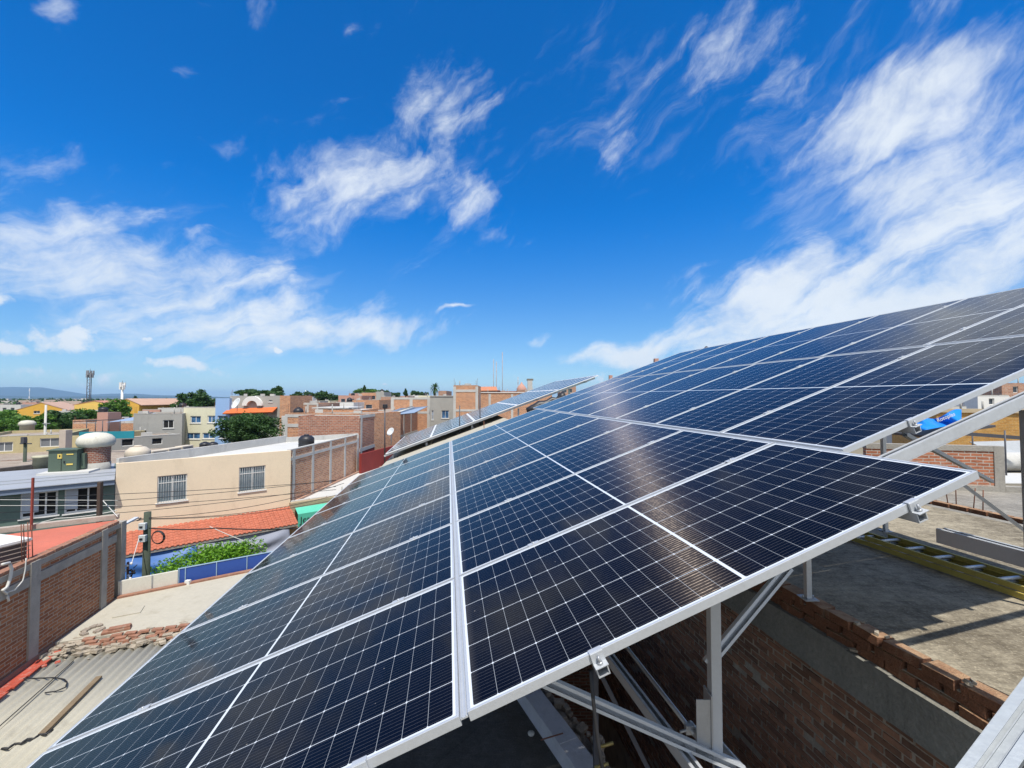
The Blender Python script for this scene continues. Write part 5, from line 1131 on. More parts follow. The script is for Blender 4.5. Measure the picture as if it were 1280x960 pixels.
m = MB(); a2, b2 = a.lerp(b, .25), a.lerp(b, .48); m.add([(a2.x, a2.y - .05, H - 1.83), (b2.x, b2.y - .05, H - 1.76), (b2.x + 1.1, b2.y + 5, H - 1.02), (a2.x + 1.4, a2.y + 5, H - 1.04)], [[0, 1, 2, 3]]); o = m.build('white_sheet', WHITER); o.modifiers.new('s', 'SOLIDIFY').thickness = .04; tag(o, 'white sheet lying on the sloping sheet roof', 'roof sheet')
# orange brick + grey plaster + brick tower row
r_, A_, B_, d_, n_ = hp('brick_house', 'orange brick house wall with one concrete column left of the grey plaster house', 489, 497.5, 537, 496.5, 58, 58, BRICK_O, depth=8, parapet=.1)
zt = P(489, 497.5, 58).z; frame_on(r_, A_, B_, [(zt - .2, zt + .05), (zt - 2.1, zt - 1.8)], (490.5, 514, 536), z1=zt, wd=.4)
hp('plaster_house', 'grey plaster house with a small blue window between the brick walls', 537.5, 495.5, 566.5, 495.5, 57, 57, GREYP, wins=[(552, 513, 561, 523), (539.5, 513, 542, 525)], depth=8, parapet=.15, wkw=dict(mpane=GLASSB, cols=2), cornice=CONC_L)
r_, A_, B_, d_, n_ = hp('brick_tower_house', 'tallest brick house block with a grey concrete frame above the second array', 567, 482, 597, 481.5, 50, 50, BRICK_O, depth=5, parapet=.1)
zt = P(567, 482, 50).z; frame_on(r_, A_, B_, [(zt - .75, zt - .45), (zt - 3.0, zt - 2.75)], (568.2, 596), z1=zt - .1, wd=.3)
r_, A_, B_, d_, n_ = hp('brick_house', 'low brick house with a white cornice right of the brick tower block', 597.5, 491.5, 690, 491, 56, 62, BRICK_O, depth=8, parapet=.1, cornice=WHITEP)
zt = P(597.5, 491.5, 56).z; frame_on(r_, A_, B_, [], (612, 640), z1=zt - .1, wd=.35)
hp('house', 'house with a terracotta roof peeking over the white cornice', 598, 488, 621, 487.5, 75, 75, PINKP, depth=8, gable=.01, parapet=.1, mroof=TERRA)
a, b = P(598, 488.2, 72), P(622, 487.8, 72); m = MB(); m.add([(a.x, a.y, a.z), (b.x, b.y, b.z), (b.x - .4, b.y + 5, b.z + .75), (a.x - .4, a.y + 5, a.z + .75)], [[0, 1, 2, 3]]); o = m.build('tiled_roof', plain('orange tile', (.5, .2, .1), .8, .2, 2)); o.modifiers.new('s', 'SOLIDIFY').thickness = .1; tag(o, 'sloping orange tiled roof right of the brick tower block', 'roof')
hp('house', 'salmon coloured low house left of the chimney tower', 623, 489, 655, 489.5, 80, 80, PINKP, depth=8)
ctw = hp('chimney_tower', 'grey square chimney tower with a wider cap on the skyline', 659.5, 475, 665.5, 475, 75, 75, CONC_L, depth=.9, cat='tower', parapet=.05)[0]
m = MB(); a = P(662.5, 474.6, 75.6); m.box((a.x, a.y, a.z), (1.15, 1.2, .3)); m.build('cap', CONC_D, ctw)
hp('house', 'small brown house at the foot of the chimney tower', 646, 488, 690, 487, 78, 78, BRICK_OLD, depth=7)
m = MB(); a = P(652, 486, 79); m.lathe(a, [(.9, -1), (.9, .1), (.5, .6), (.15, 1.0), (.1, 1.2)], 10); tag(m.build('small_cupola', PINKP), 'small reddish cupola left of the chimney tower', 'cupola')
# grey arch house with orange awning, blue and pale yellow buildings
r_, A_, B_, d_, n_ = hp('arch_house', 'grey house with a white arched shell window above an orange awning', 287.5, 497.5, 350, 493.5, 48, 48, GREYP, depth=7, wins=[(336, 500, 340.5, 502.5)], parapet=.1)
ac_ = on(A_, B_, 317, 507); m = MB(); r1, r2 = 1.05, .55
vs = []; sg = 20; dd3 = Vector((d_.x, d_.y, 0)); nn3 = Vector((-n_.x, -n_.y, 0))
for off in (0.02, .35):
    for rr in (r2, r1):
        for j in range(sg + 1): t = math.pi * j / sg; vs.append(ac_ + nn3 * off + dd3 * math.cos(t) * rr * 1.05 + Vector((0, 0, math.sin(t) * rr)))
k = sg + 1; fs = []
for j in range(sg): fs += [[2 * k + j, 2 * k + j + 1, 3 * k + j + 1, 3 * k + j], [k + j, k + j + 1, 3 * k + j + 1, 3 * k + j], [j, j + 1, 2 * k + j + 1, 2 * k + j]]
m.add(vs, fs); m.build('arch_shell', WHITEP, r_)
a, b = on(A_, B_, 286, 512), on(A_, B_, 347, 510); m = MB(); m.add([a, b, b + nn3 * 1.0 - Vector((0, 0, .5)), a + nn3 * 1.0 - Vector((0, 0, .5))], [[0, 1, 2, 3]]); o = m.build('orange_awning', ORANGE, r_); o.modifiers.new('s', 'SOLIDIFY').thickness = .12
hp('blue_house', 'narrow sky blue painted building joined to the pale yellow one', 269.5, 498, 287, 497.5, 47.6, 47.6, BLUEP, wins=[(272, 519.5, 284.5, 528.5), (274, 541, 285, 548)], depth=8, parapet=.2, wkw=dict(mpane=GLASSB, cols=2, rows=1))
hp('yellow_house', 'pale yellow office building with four blue tinted windows', 229.5, 510.5, 269.5, 508.5, 48, 48, PALEY, wins=[(238, 520, 251, 529), (259.5, 519.5, 269, 528.5), (233, 541, 250, 549), (253, 541, 269, 548.5)], depth=8, parapet=.2, wkw=dict(mpane=GLASSB, cols=2, rows=1, fw=.08))
tree('ficus_tree', 'dense dark green tree before the blue building and orange awning', P(310, 538, 41), 3.0, 2.4, 1.9, 0, 16000, .13, LEAF_D, 21, nclump=60)
# tall brick blocks behind the ficus
r_, A_, B_, d_, n_ = hp('brick_house', 'tall narrow brick wall right of the grey arch house', 350, 494.5, 363, 494.5, 47, 47, BRICK_O, depth=5, parapet=.1)
r_, A_, B_, d_, n_ = hp('brick_house', 'wide faded brick wall behind the unfinished framed brick house', 363, 504.5, 398, 504, 50, 50, BRICK_OLD, depth=6, parapet=.1)
frame_on(r_, A_, B_, [(P(363, 504.5, 50).z - .15, P(363, 504.5, 50).z + .03)], (374, 385, 397), z1=P(363, 504.5, 50).z - .1, wd=.2)
hp('brick_house', 'brick house with flat white sheets on its roof behind the framed brick house', 398, 513, 450, 512, 46, 46, BRICK_O, depth=6, parapet=.05, mroof=WHITER)
m = MB(); a = P(400, 510, 50); b = P(444, 509, 50); m.wall((a.x, a.y), (b.x, b.y), a.z, a.z + .12, -2, 3); tag(m.build('sheet_roof', WHITER), 'flat white sheet roof on posts between brick walls in the middle distance', 'roof')
# left middle: grey block house, sheds, teal fence
hp('block_house', 'grey block house with one open dark window left of the pale yellow building', 167, 518.5, 228, 516.5, 44, 46, GREYP, wins=[(204, 525, 217, 535)], depth=8, parapet=.15, wkw=dict(mpane=DARK, cols=2))
hp('shed', 'low grey shed with dark openings below the grey block house', 140, 547, 226, 544, 38, 42, GREYP, wins=[(152, 549, 167, 557), (190, 548, 203, 555)], depth=4, parapet=.1, wkw=dict(mpane=DARK, cols=1, sill=False))
m = MB(); a = P(99, 540, 32.5); b = P(167.5, 539.5, 33.5); m.wall((a.x, a.y), (b.x, b.y), a.z - .55, a.z, 0, .06); tag(m.build('teal_fence', TEAL), 'teal sheet fence on the roof edge behind the domed tank', 'fence')
r_ = hp('open_shed', 'open roofed shed with thin posts and a blue grey sloping sheet roof', 91, 530, 167, 528, 50, 50, BRICK_O, depth=6, parapet=.1)[0]
a, b = P(132, 528, 46), P(167, 517, 46); m = MB(); m.add([(a.x, a.y, a.z), (b.x, b.y, a.z + .2), (b.x, b.y + 3, b.z), (a.x + 1.5, a.y + 3, a.z + .5)], [[0, 1, 2, 3]]); m.build('sheet_roof', SHEETB, r_)
m = MB()
for px in (108, 119, 128, 136, 150): q = P(px, 541, 44); m.tube([(q.x, q.y, q.z - .6), (q.x, q.y, P(px, 526, 44).z)], .04, 5)
a, b = P(92, 527, 44), P(150, 524, 44); m.bar(a, b, .08, .08); m.build('posts', STEEL, r_)
hp('tank_tower', 'small plastered tower carrying a black tank left of centre', 121.5, 515.5, 135, 515.5, 47, 47, PINKP, depth=1.4, parapet=.02, cat='tower')
water_tank('black tank on the small plastered tower', *P(129, 515, 47.8).xy, P(129, 515.5, 47.8).z, .42, .62, BLACKP, 'black water tanks')
hp('brick_house', 'small orange brick house behind the teal fence', 91, 525, 107, 525, 52, 52, BRICK_O, depth=5)
# long faded yellow house at left
hp('faded_house', 'long faded yellow house with grey shuttered windows at the left edge', -40, 549, 82, 541, 33, 36, OLIVE, wins=[(-6, 553, 16, 564), (50, 548, 75, 558), (-34, 554, -16, 566)], depth=8, parapet=.25, wkw=dict(mpane=plain('grey shutter', (.16, .17, .18), .7), cols=2, sill=False))
m = MB(); a = P(82, 552, 33.5); m.box((a.x, a.y, a.z), (.5, .5, 1.8)); tag(m.build('plaster_pillar', plain('pale pink pillar', (.45, .38, .32), .9, .2, 3)), 'pale plaster pillar at the right end of the faded yellow house', 'pillar')
hp('plaster_house', 'cream walled low house behind the domed tank', 86, 545, 104, 545, 36, 36, OLIVE, depth=6)
a = P(32, 548, 29); up2 = empty('utility_pole', (a.x, a.y, 0), 'short dark utility pole before the faded yellow house', 'pole'); m = MB(); m.tube([(a.x, a.y, 0), (a.x, a.y, a.z)], .09, 8); m.build('shaft', WOODP, up2)
m = MB(); m.bar((a.x - .35, a.y, a.z - .35), (a.x + .4, a.y, a.z - .35), .07, .07); m.box((a.x, a.y - .1, a.z - .1), (.22, .2, .4)); m.build('crossarm', STEEL, up2); m = MB(); m.box((a.x - .05, a.y - .15, a.z - 2.0), (.25, .1, .3)); m.build('meter_box', WHITEP, up2)
a = P(57.5, 506, 36); up3 = empty('utility_pole', (a.x, a.y, 0), 'tall pale concrete utility pole rising before the yellow gabled houses', 'pole'); m = MB(); m.tube([(a.x, a.y, 0), (a.x, a.y, a.z)], [.12, .07], 8); m.build('shaft', CONC_L, up3)
m = MB(); m.bar((a.x - .1, a.y - .1, a.z - 1.55), (a.x + .5, a.y - .1, a.z - 1.55), .06, .06); m.build('crossarm', GALV, up3)
# old low roofs just behind the grey green house
def lowroof(label, pts, z, mw=BRICK_OLD, mr=R_OLD):
    q = [G(x, y, z) for x, y in pts]; return house_poly('old_roof_house', label, [(p.x, p.y) for p in q], 0, z, mw, mr, 'house')
lowroof('low house with a stained earthen roof behind the transformer', [(-60, 603), (60, 588), (88, 572), (-60, 580)], H - 4.3)
lowroof('low house with a mottled brick coloured roof left of the domed tank', [(-60, 579), (95, 571), (100, 562), (-40, 567)], H - 4.4, BRICK_R)
lowroof('low house with a patchy tan roof between domed tank and cream house', [(130, 590), (240, 572), (300, 556), (140, 563)], H - 4.2)
m = MB(); a, b = P(-20, 588, 22.5), P(45, 577, 24.5); m.wall((a.x, a.y), (b.x, b.y), a.z - .6, a.z, 0, .3); tag(m.build('tile_coping', plain('dark tile coping', (.12, .10, .085), .9, .4, 6, .6, 20)), 'dark tile topped wall at the left edge behind the grey green house', 'wall')
for i, (x0, x1, yt, yb) in enumerate(((190, 210, 564, 571), (211, 227, 561, 568), (228, 242, 558, 565))):
    a = P(x0, yt, 26 + i); b = P(x1, yt, 27 + i); m = MB(); m.wall((a.x, a.y), (b.x, b.y), P(x0, yb, 26 + i).z - .15, a.z, 0, .5); o = m.build('cooler_unit', BEIGET, bevel=.03)
    tag(o, 'beige rooftop cooler box behind the cream house parapet, %s of three' % ('left', 'middle', 'right')[i], 'cooler', 'cooler boxes behind the cream house')
    m2 = MB(); c_ = Vector((a.x, a.y)).lerp(Vector((b.x, b.y)), .12); e_ = Vector((a.x, a.y)).lerp(Vector((b.x, b.y)), .88); m2.wall(c_, e_, P(x0, yb, 26 + i).z + .05, a.z - .08, -.012, -.001); m2.build('grille', plain('grey grille', (.2, .2, .2), .8, .2, 9), o)
for i, px in enumerate((256, 266)):
    q = P(px, 559, 31); water_tank('black tank behind the cream house parapet, %s of the pair' % ('left', 'right')[i], q.x, q.y, q.z - .1, .33, .5, BLACKP, 'black water tanks')
m = MB(); q = P(34, 532, 50); m.lathe(q, [(.6, -1.2), (.6, 0), (.75, .05), (.7, .35), (.5, .55), (.1, .62)], 14); tag(m.build('dome_tank', plain('pale dome', (.5, .48, .4), .9, .2, 2)), 'small pale domed tank on red brick among the left trees', 'water tank')

# trees left
for i, (px, py, Y, rx, rz, lab, mt) in enumerate((
    (8, 528, 62, 5.4, 2.6, 'large green tree at the left edge of the photo', LEAF_G), (33, 532, 60, 3.6, 2.0, 'green tree right of the large left edge tree', LEAF_G),
    (70, 530, 64, 3.4, 2.0, 'dark green tree below the left yellow gable house', LEAF_D), (84, 527, 70, 3.6, 2.2, 'mid green tree between the two yellow houses', LEAF_D),
    (108, 522, 74, 4.0, 1.9, 'wide green tree before the right yellow house', LEAF_G), (143, 516, 66, 2.6, 2.4, 'pale green tree behind the black tank tower', LEAF_G),
    (238, 502, 95, 4.4, 3.0, 'big round tree behind the pale yellow building', LEAF_D), (254, 504, 92, 3.2, 2.2, 'smaller tree right of the big round one behind the pale yellow building', LEAF_D),
    (204, 503, 150, 3.5, 1.6, 'distant tree right of the red billboard', LEAF_D), (318, 492, 70, 4.2, 1.0, 'low tree top behind the white arch', LEAF_D),
    (345, 490, 100, 1.6, 1.2, 'small tree just left of the tall brick wall', LEAF_D), (371, 496, 130, 2.2, 1.8, 'small round distant tree right of the tall brick wall', LEAF_D),
    (387, 496, 150, 3.0, 2.2, 'round distant tree behind the white cottage', LEAF_D), (404, 496, 120, 2.6, 2.5, 'round distant tree above the faded brick wall', LEAF_D),
    (421, 499, 160, 3.5, 1.8, 'distant dark tree left of the pink hillside houses', LEAF_D), (458, 489.5, 170, 6.0, 1.6, 'broad green tree crowning the pink hillside houses', LEAF_G),
    (482, 492, 150, 2.6, 1.4, 'green tree right of the broad hillside tree', LEAF_D), (492, 494, 190, 4.0, 1.5, 'dark tree left of the dark cypress', LEAF_D),
    (519, 493, 180, 3.0, 1.7, 'distant bushy tree right of the cypress', LEAF_D), (530, 493, 170, 2.0, 1.4, 'small distant tree left of the palm', LEAF_D), (182, 502, 200, 3.0, 1.3, 'distant tree left of the billboard', LEAF_D))):
    tree('town_tree', lab, P(px, py, Y), rx, rx * .8, rz, 0, 4200 if Y < 80 else 1800, .26 if Y < 80 else .42, mt, 40 + i, group='trees across the town', nclump=24)
for i, (px, y0, y1, Y, w_, lab) in enumerate(((507, 485.5, 496, 110, .9, 'dark pointed cypress on the skyline above the orange brick wall'), (455.5, 480, 490, 165, 1.3, 'pointed conifer above the pink hillside houses'), (169, 494, 504, 130, 1.5, 'pointed conifer right of the right yellow house'))):
    c_ = P(px, (y0 + y1) / 2, Y); rz = (P(px, y0, Y).z - P(px, y1, Y).z) / 2; tree('cypress_tree', lab, c_, w_, w_, rz, 0, 3000, .22, LEAF_D, 90 + i, nclump=40, kind='cone')
# palm
pc = P(543.5, 484.5, 85); pr_ = empty('palm_tree', (pc.x, pc.y, 0), 'shaggy palm on the skyline left of the brick tower block', 'palm'); m = MB(); m.tube([(pc.x, pc.y, 0), (pc.x, pc.y, pc.z)], .22, 8); m.build('trunk', BARK, pr_); m = MB()
for i in range(70):
    a_ = rnd.uniform(0, 6.28); e_ = rnd.uniform(-1.2, 1.3); L_ = rnd.uniform(.9, 1.5); dr = Vector((math.cos(a_) * math.cos(e_), math.sin(a_) * math.cos(e_), math.sin(e_))); s2 = dr.cross(Vector((0, 0, 1))).normalized() * .07
    p1 = pc + dr * L_ * .6; p2 = pc + dr * L_ + Vector((0, 0, -.35)); k = len(m.v); m.add([pc - s2, pc + s2, p1 + s2 * 1.6, p1 - s2 * 1.6, p2], [[0, 1, 2, 3], [3, 2, 4]])
m.build('fronds', LEAF_D, pr_)
# yellow gabled houses
hp('gabled_house', 'yellow gabled apartment house, left one below the blue hills', 19, 514, 82, 512, 88, 92, YELP, wins=[(42, 513.5, 50, 517), (63, 513, 70, 516.5)], depth=14, gable=1.7, mgable=plain('pale tile roof', (.46, .30, .22), .85, .15, 1), parapet=.05)
hp('gabled_house', 'yellow gabled apartment house, right one under the white mast', 142, 506.5, 174, 506, 86, 86, YELP, wins=[(159, 509, 165, 512.5), (159, 518, 164, 521)], depth=14, gable=1.3, mgable=MATS['pale tile roof'], parapet=.05)
hp('yellow_wing', 'long yellow wing joining left of the right gabled house', 93, 506.5, 142, 505.5, 92, 90, plain('light yellow paint', (.70, .48, .12), .85, .08, .3), depth=10, gable=.9, mgable=plain('salmon tile roof', (.42, .20, .14), .85, .15, 1), parapet=.05)
# masts
def lattice(label, px, ytop, ybot, Y, wd, head, solid=False):
    a = P(px, ybot, Y); zt_ = P(px, ytop, Y).z; root = empty('antenna_tower', (a.x, a.y, 0), label, 'antenna tower'); m = MB()
    if solid: m.tube([(a.x, a.y, 0), (a.x, a.y, zt_)], [wd * .6, wd * .4], 10)
    else:
        for sx, sy in ((-1, -1), (1, -1), (0, 1)): m.tube([(a.x + sx * wd / 2, a.y + sy * wd / 2, 0), (a.x + sx * wd / 2, a.y + sy * wd / 2, zt_)], .09, 5)
        z = a.z - 2; q = 1
        while z < zt_ - .5: m.tube([(a.x - q * wd / 2, a.y - wd / 2, z), (a.x + q * wd / 2, a.y - wd / 2, z + .8)], .05, 4); z += .8; q = -q
    m.build('mast', WHITEP if solid else STEEL, root); m = MB()
    for i in range(9):
        t = i * .7; m.box((a.x + math.cos(t) * head, a.y + math.sin(t) * head, zt_ - (.2 if i % 2 else .9)), (.35, .2, 1.2))
    m.tube([(a.x + math.cos(t_ * .8) * head, a.y + math.sin(t_ * .8) * head, zt_ - .7) for t_ in range(9)], .07, 4); m.build('antennas', plain('antenna grey', (.22, .23, .25), .6) if not solid else WHITEP, root)
    m = MB(); m.tube([(a.x, a.y, zt_), (a.x, a.y, zt_ + .9)], .05, 4); m.build('lightning_rod', STEEL, root)
lattice('tall dark lattice telephone mast with antennas before the hills', 111.5, 465, 505, 115, .75, .65)
lattice('white telephone mast with antennas above the right yellow house', 152.5, 480, 500, 115, .6, .5, True)
for i, (px, yt, Y, lab) in enumerate(((617, 449, 320, 'faint radio mast on the skyline, left of the group of three'), (620.5, 452, 330, 'faint radio mast on the skyline, middle of the group of three'), (628, 440, 310, 'faint radio mast on the skyline, tallest of the group of three'), (647.5, 471, 140, 'short dark mast between radio masts and chimney tower'), (37, 485, 400, 'slender pale mast standing before the hills at far left'), (382, 488, 160, 'thin mast on the skyline above the white cottage'))):
    a = P(px, yt, Y); m = MB(); m.tube([(a.x, a.y, 0), (a.x, a.y, a.z)], (.10 if px > 100 else .035) * Y / 140, 5)
    for k2 in range(3): m.box((a.x, a.y, a.z - 2 - k2 * 5 * Y / 300), (.5 * Y / 300, .3, 1.4 * Y / 300))
    tag(m.build('radio_mast', plain('mast red white', (.35, .3, .3), .7) if i < 4 else WHITEP), lab, 'mast')
m = MB(); a = P(191.5, 500.5, 190); m.box((a.x, a.y, a.z), (3.0, .3, 1.6)); o = m.build('billboard', plain('red white board', (.60, .07, .07), .6, .1, 1)); tag(o, 'small red and white billboard on the horizon at left', 'billboard')
m2 = MB(); m2.box((a.x, a.y - .2, a.z + .5), (3.1, .1, .3)); m2.box((a.x - 1.2, a.y - .2, a.z - .3), (.6, .1, .6)); m2.box((a.x + .2, a.y - .2, a.z - .35), (.9, .1, .35)); m2.build('white_lettering', WHITEP, o); m2 = MB(); m2.box((a.x, a.y, (a.z - .8) / 2), (.3, .3, a.z - .8)); m2.build('post', STEEL, o)

# houses further back: (x0,x1,ytop,Y,material,label)
far = [
 (0, 26, 506, 130, WHITER, 'white flat roofed house far behind the left edge tree'),
 (28, 46, 503, 140, PINKP, 'pinkish house roof left of the left yellow gable'),
 (78, 96, 507, 150, PINKP, 'pale pink house between the two yellow gabled houses'),
 (174, 190, 507, 130, GREYP, 'greyish distant house below the distant conifer'),
 (178, 200, 512, 85, PINKP, 'pink flat roofed house left of the white shed roof'),
 (186, 204, 506.5, 160, WHITER, 'white distant roof under the billboard'),
 (202, 229, 510, 70, WHITER, 'white roofed house behind the grey block house'),
 (199, 211, 508, 95, PALEY, 'pale distant house with a tank behind the grey block house'),
 (250, 270, 505, 110, WHITER, 'white parapet house left of the sky blue building'),
 (376, 391, 496, 140, WHITEP, 'small white cottage on the skyline above the faded brick wall'),
 (366, 400, 501, 110, GREYP, 'grey rooftop line behind the faded brick wall'),
 (398, 412, 501, 115, PALEY, 'pale green house right of the white cottage'),
 (423, 452, 494.5, 120, PINKP, 'left pink hillside house'), (436, 470, 492, 135, PINKP, 'middle pink hillside house under the conifer'), (452, 476, 491, 128, BRICK_O, 'brick hillside house right of the pink ones'),
 (470, 480, 490, 120, GREYP, 'small grey hillside block with a tank'), (476, 492, 496, 100, BRICK_OLD, 'brick house left of the orange brick wall'),
 (440, 474, 500, 80, BRICK_O, 'orange brick house above the party wall'), (420, 442, 503, 75, WHITEP, 'white house behind the flat white sheet roof'),
 (404, 422, 505, 85, BRICK_R, 'reddish house behind the flat white sheet roof'), (508, 524, 494.5, 130, WHITEP, 'white house right of the cypress'), (523, 538, 494.5, 120, PALEY, 'cream distant house left of the palm'),
 (548, 558, 488.5, 80, BRICK_OLD, 'brown house right of the palm on the skyline'), (500, 510, 495, 120, PINKP, 'pink house under the cypress'),
 (700, 720, 482, 120, BRICK_OLD, 'low dark house at the far right end of the second array'),
 (60, 92, 514, 78, WHITER, 'white roofed shed below the left yellow gabled house'), (146, 168, 524, 60, GREYP, 'grey walled house behind the blue grey sheet roof'),
 (352, 372, 520, 44, WHITER, 'small white roof corner beside the ficus tree')]
for i, (x0, x1, yt, Y, mt, lab) in enumerate(far):
    w_ = []
    if x1 - x0 > 12: 
        xm = (x0 + x1) / 2; hh_ = 1.25 * F / Y; ww = 1.2 * F / Y; w_ = [(x0 + 3, yt + hh_ * .7, x0 + 3 + ww, yt + hh_ * 1.6), (xm, yt + hh_ * .7, xm + ww, yt + hh_ * 1.6)]
    ang = (i * 37 % 13 - 6) * .02 * Y * (x1 - x0) / F * .5
    a = P(x0, yt, Y); b = P(x1, yt, Y + ang)
    r_, A_, B_, d_, n_ = house('distant_house', lab, (a.x, a.y), (b.x, b.y), a.z, 8, mt, wins=w_, parapet=.25, group='distant houses of the town', mroof=R_OLD, wkw=dict(cols=1, sill=False, mpane=GLASS))
    if i % 3 == 0:
        q = (A_ + B_) / 2 + n_ * 2; water_tank('black tank on the %s' % lab.replace('flat roofed ', '').replace('hillside house', 'hillside house')[:64], q.x, q.y, a.z - .25, .5, 1.1, BLACKP, 'black water tanks')
# the built-up plain far beyond (too many, too small to count)
m = MB(); m2 = MB(); r9 = random.Random(77)
for i in range(2600):
    Y = 150 * (7.5 ** r9.random()); px = r9.uniform(-60, 1340); q = P(px, 497, Y); s_ = r9.uniform(5, 11); h_ = r9.uniform(3.0, 6.8) + (1.5 if r9.random() < .1 else 0)
    (m if i % 2 else m2).box((q.x, Y, h_ / 2), (s_, s_, h_), r9.uniform(0, .8))
tag(m.build('distant_town', plain('distant masonry', (.42, .33, .27), .9, .3, .03)), 'pale mass of distant low houses along the horizon', 'town', kind='stuff')
tag(m2.build('distant_town', plain('distant painted walls', (.50, .48, .44), .9, .3, .05)), 'whitish mass of distant low houses along the horizon', 'town', kind='stuff')
vs = []; fs = []
for i in range(1500):
    Y = 160 * (8 ** r9.random()); px = r9.uniform(-60, 1340); q = P(px, 497, Y); h_ = r9.uniform(5, 9.5); R2 = r9.uniform(2, 4.5)
    for j in range(16):
        a_ = r9.uniform(0, 6.28); rr = R2 * r9.random() ** .5; p_ = Vector((q.x + math.cos(a_) * rr, Y + math.sin(a_) * rr, h_ - rr * .6 - r9.uniform(0, 2.5))); s_ = r9.uniform(.6, 1.3)
        x_ = Vector((r9.gauss(0, 1), r9.gauss(0, 1), r9.gauss(0, 1))).normalized(); y2_ = x_.cross(Vector((r9.gauss(0, 1), .3, 1))).normalized(); k = len(vs); vs += [p_ - x_ * s_, p_ + y2_ * s_, p_ + x_ * s_, p_ - y2_ * s_]; fs.append([k, k + 1, k + 2, k + 3])
m = MB(); m.v = vs; m.f = fs; m.sm = [False] * len(fs); tag(m.build('distant_trees', LEAF_D), 'scattered dark tree mass along the horizon', 'trees', kind='stuff')

# ------------------------------------------------------------------ right side beyond the array
r_, A_, B_, d_, n_ = hp('yellow_brick_house', 'long yellow ochre brick house wall at right beyond the roofs', 1170, 512, 1330, 516, 24, 22, BRICK_Y, depth=6, parapet=.1, mroof=R_LIT)
m = MB(); m.wall(A_, B_, P(1170, 512, 24).z - .15, P(1170, 512, 24).z + .06, -.08, .25); m.build('coping', plain('sandy coping', (.52, .42, .28), .9, .2, 2), r_)
for i, (x, y, w_, h_, lab, mt) in enumerate(((1186, 508, 5, 1.1, 'white parapet house above the yellow brick wall', WHITER), (1240, 495, 6, 2.2, 'white rooftop room at the right edge skyline', WHITEP), (1225, 500, 4, 2.0, 'grey rooftop room above the yellow brick wall', GREYP), (1270, 480, 5, 3.2, 'rusty brown rooftop shed near the right edge', BRICK_OLD))):
    a = P(x - 18, y, 32 + i * 2); b = P(x + 22, y, 32 + i * 2); house('rooftop_room', lab, (a.x, a.y), (b.x, b.y), a.z, 4, mt, zb=0, parapet=.15, wins=[(x - 4, y + 3, x + 3, y + 11)], wkw=dict(cols=1, sill=False))
m = MB(); a, b = P(1190, 541, 13), P(1340, 552, 12); m.bar(a, b, .05, .10); tag(m.build('steel_beam', STEEL), 'dark steel beam spanning level in front of the yellow brick wall', 'beam')
for i, px in enumerate((1217, 1258)):
    q = G(px, 596 if i else 590, RZ - .25); m = MB(); m.tube([(q.x, q.y, q.z), (q.x, q.y, P(px, 538, q.y).z)], .02, 6); tag(m.build('steel_rod', STEEL), 'thin dark rod standing on the sandy roof, %s one' % ('left', 'right')[i], 'rod')
m = MB(); q = G(1262, 590, RZ - .25); m.tube([q + Vector((-.9, 0, .3)), q + Vector((.8, .1, .3))], .28, 12); tag(m.build('grey_drum', CONC_L), 'grey drum lying on the sandy roof at the right edge', 'drum')
m = MB(); q = G(1272, 583, RZ - .25); m.add([q + Vector((-.9, .6, .72)), q + Vector((1.5, .6, .78)), q + Vector((1.5, .3, .2)), q + Vector((-.3, .3, .3))], [[0, 1, 2, 3]]); o = m.build('grey_sheet', plain('grey sheet', (.38, .40, .42), .6, .1, 1)); o.modifiers.new('s', 'SOLIDIFY').thickness = .03; tag(o, 'slanting grey sheet propped on the roof at the right edge', 'sheet')
m = MB(); q = G(1262, 600, RZ - .24); m.prism([(q.x - 1.5, q.y - .5), (q.x + 2.5, q.y - .7), (q.x + 2.5, q.y + .8), (q.x - 1.2, q.y + 1.1)], q.z, q.z + .03); tag(m.build('white_patch', WHITER), 'white coated patch on the sandy roof at the right edge', 'roof patch')
# blue bag with lettering
bag = empty('blue_bag', P(1168, 524, 7.8), 'crumpled bright blue plastic sheet with white lettering seen between the rafters', 'plastic sheet')
m = MB(); nx, ny = 26, 10; vs = []; r_ = random.Random(4)
for j in range(ny + 1):
    for i in range(nx + 1):
        u_, v_ = i / nx, j / ny; px = 1136 + 66 * u_; top = 530 - 17 * u_ ** .8 - (3 * math.sin(u_ * 9)); bot = 541 - 12 * u_
        vs.append(P(px, bot + (top - bot) * v_, 7.8 + .5 * v_ + .14 * math.sin(u_ * 11 + v_ * 3) + .08 * math.sin(v_ * 7 + u_ * 17)))
k = nx + 1; m.add(vs, [[j * k + i, j * k + i + 1, (j + 1) * k + i + 1, (j + 1) * k + i] for j in range(ny) for i in range(nx)], True); o = m.build('sheet', plain('bright blue plastic', (.015, .22, .70), .4, .1, 3), bag); o.modifiers.new('s', 'SOLIDIFY').thickness = .006
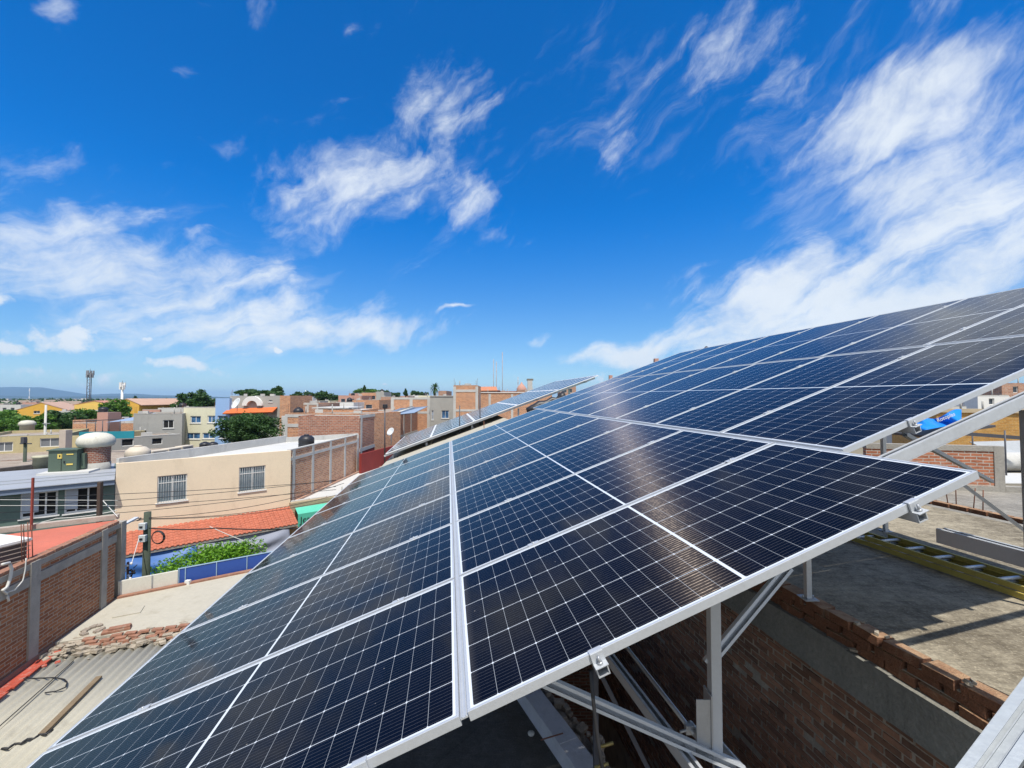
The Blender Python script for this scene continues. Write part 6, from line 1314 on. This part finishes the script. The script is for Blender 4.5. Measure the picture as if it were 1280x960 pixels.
a = P(1172, 528, 7.5); b = P(1192, 520, 7.5); text_mesh('lettering', 'Rotoplas', .095, a, b - a, (0, 0, 1), WHITEP, bag, .002)
# low dark roof holding that bag up
m = MB(); a, b = P(1128, 543, 8.2), P(1215, 531, 8.2); m.bar(a, b, .8, .04); tag(m.build('board', STEEL), 'dark board under the blue plastic sheet', 'board')
# things peeking over the top edge of the array
for (px, py, Y, lab, s_) in ((771, 474.5, 24, 'dark sheet roof end peeking over the array edge, left one', 1.0), (830, 454.5, 20, 'dark sheet roof end peeking over the array edge, right one', 1.0)):
    a = P(px, py, Y); m = MB(); m.bar(a + Vector((-.35, 0, -.12)), a + Vector((.9, 0, .06)), 1.5, .06); m.bar(a + Vector((.3, 0, -.1)), (a.x + .3, a.y, 3), .2, .2, up=(0, 1, 0)); tag(m.build('sheet_roof', STEEL), lab, 'roof')
    m = MB(); m.box(a + Vector((-.3, .2, .1)), (.18, .2, .3)); tag(m.build('small_box', PINKP), 'small reddish box on the %s sheet roof peeking over the array' % ('left' if px < 800 else 'right'), 'box')
a = P(883, 438, 30); m = MB(); m.lathe(a, [(.16, -.7), (.16, .05), (.2, .08), (.18, .15), (.04, .3)], 10); m.tube([(a.x, a.y, 4), (a.x, a.y, a.z - .5)], .12, 6); tag(m.build('vent_cowl', STEEL), 'small dark vent cowl peeking over the top edge of the array', 'vent')
# skyline mass right of the array is hidden by it

# ------------------------------------------------------------------ haze
hz = MB(); hz.box((0, 6000, 88), (19000, 14000, 184)); ho = hz.build('haze', bpy.data.materials.new('haze'), None, (0, 0, 0))
hm = ho.data.materials[0]; hm.use_nodes = True; hm.node_tree.nodes.clear(); k = N(hm.node_tree)
vo = k.new('ShaderNodeVolumePrincipled'); vo.inputs['Color'].default_value = (.42, .68, 1.0, 1); vo.inputs['Density'].default_value = 1.1e-4; vo.inputs['Anisotropy'].default_value = 0.0
oo = k.new('ShaderNodeOutputMaterial'); hm.node_tree.links.new(vo.outputs[0], oo.inputs['Volume']); tag(ho, kind='stuff')
sc.cycles.volume_bounces = 0
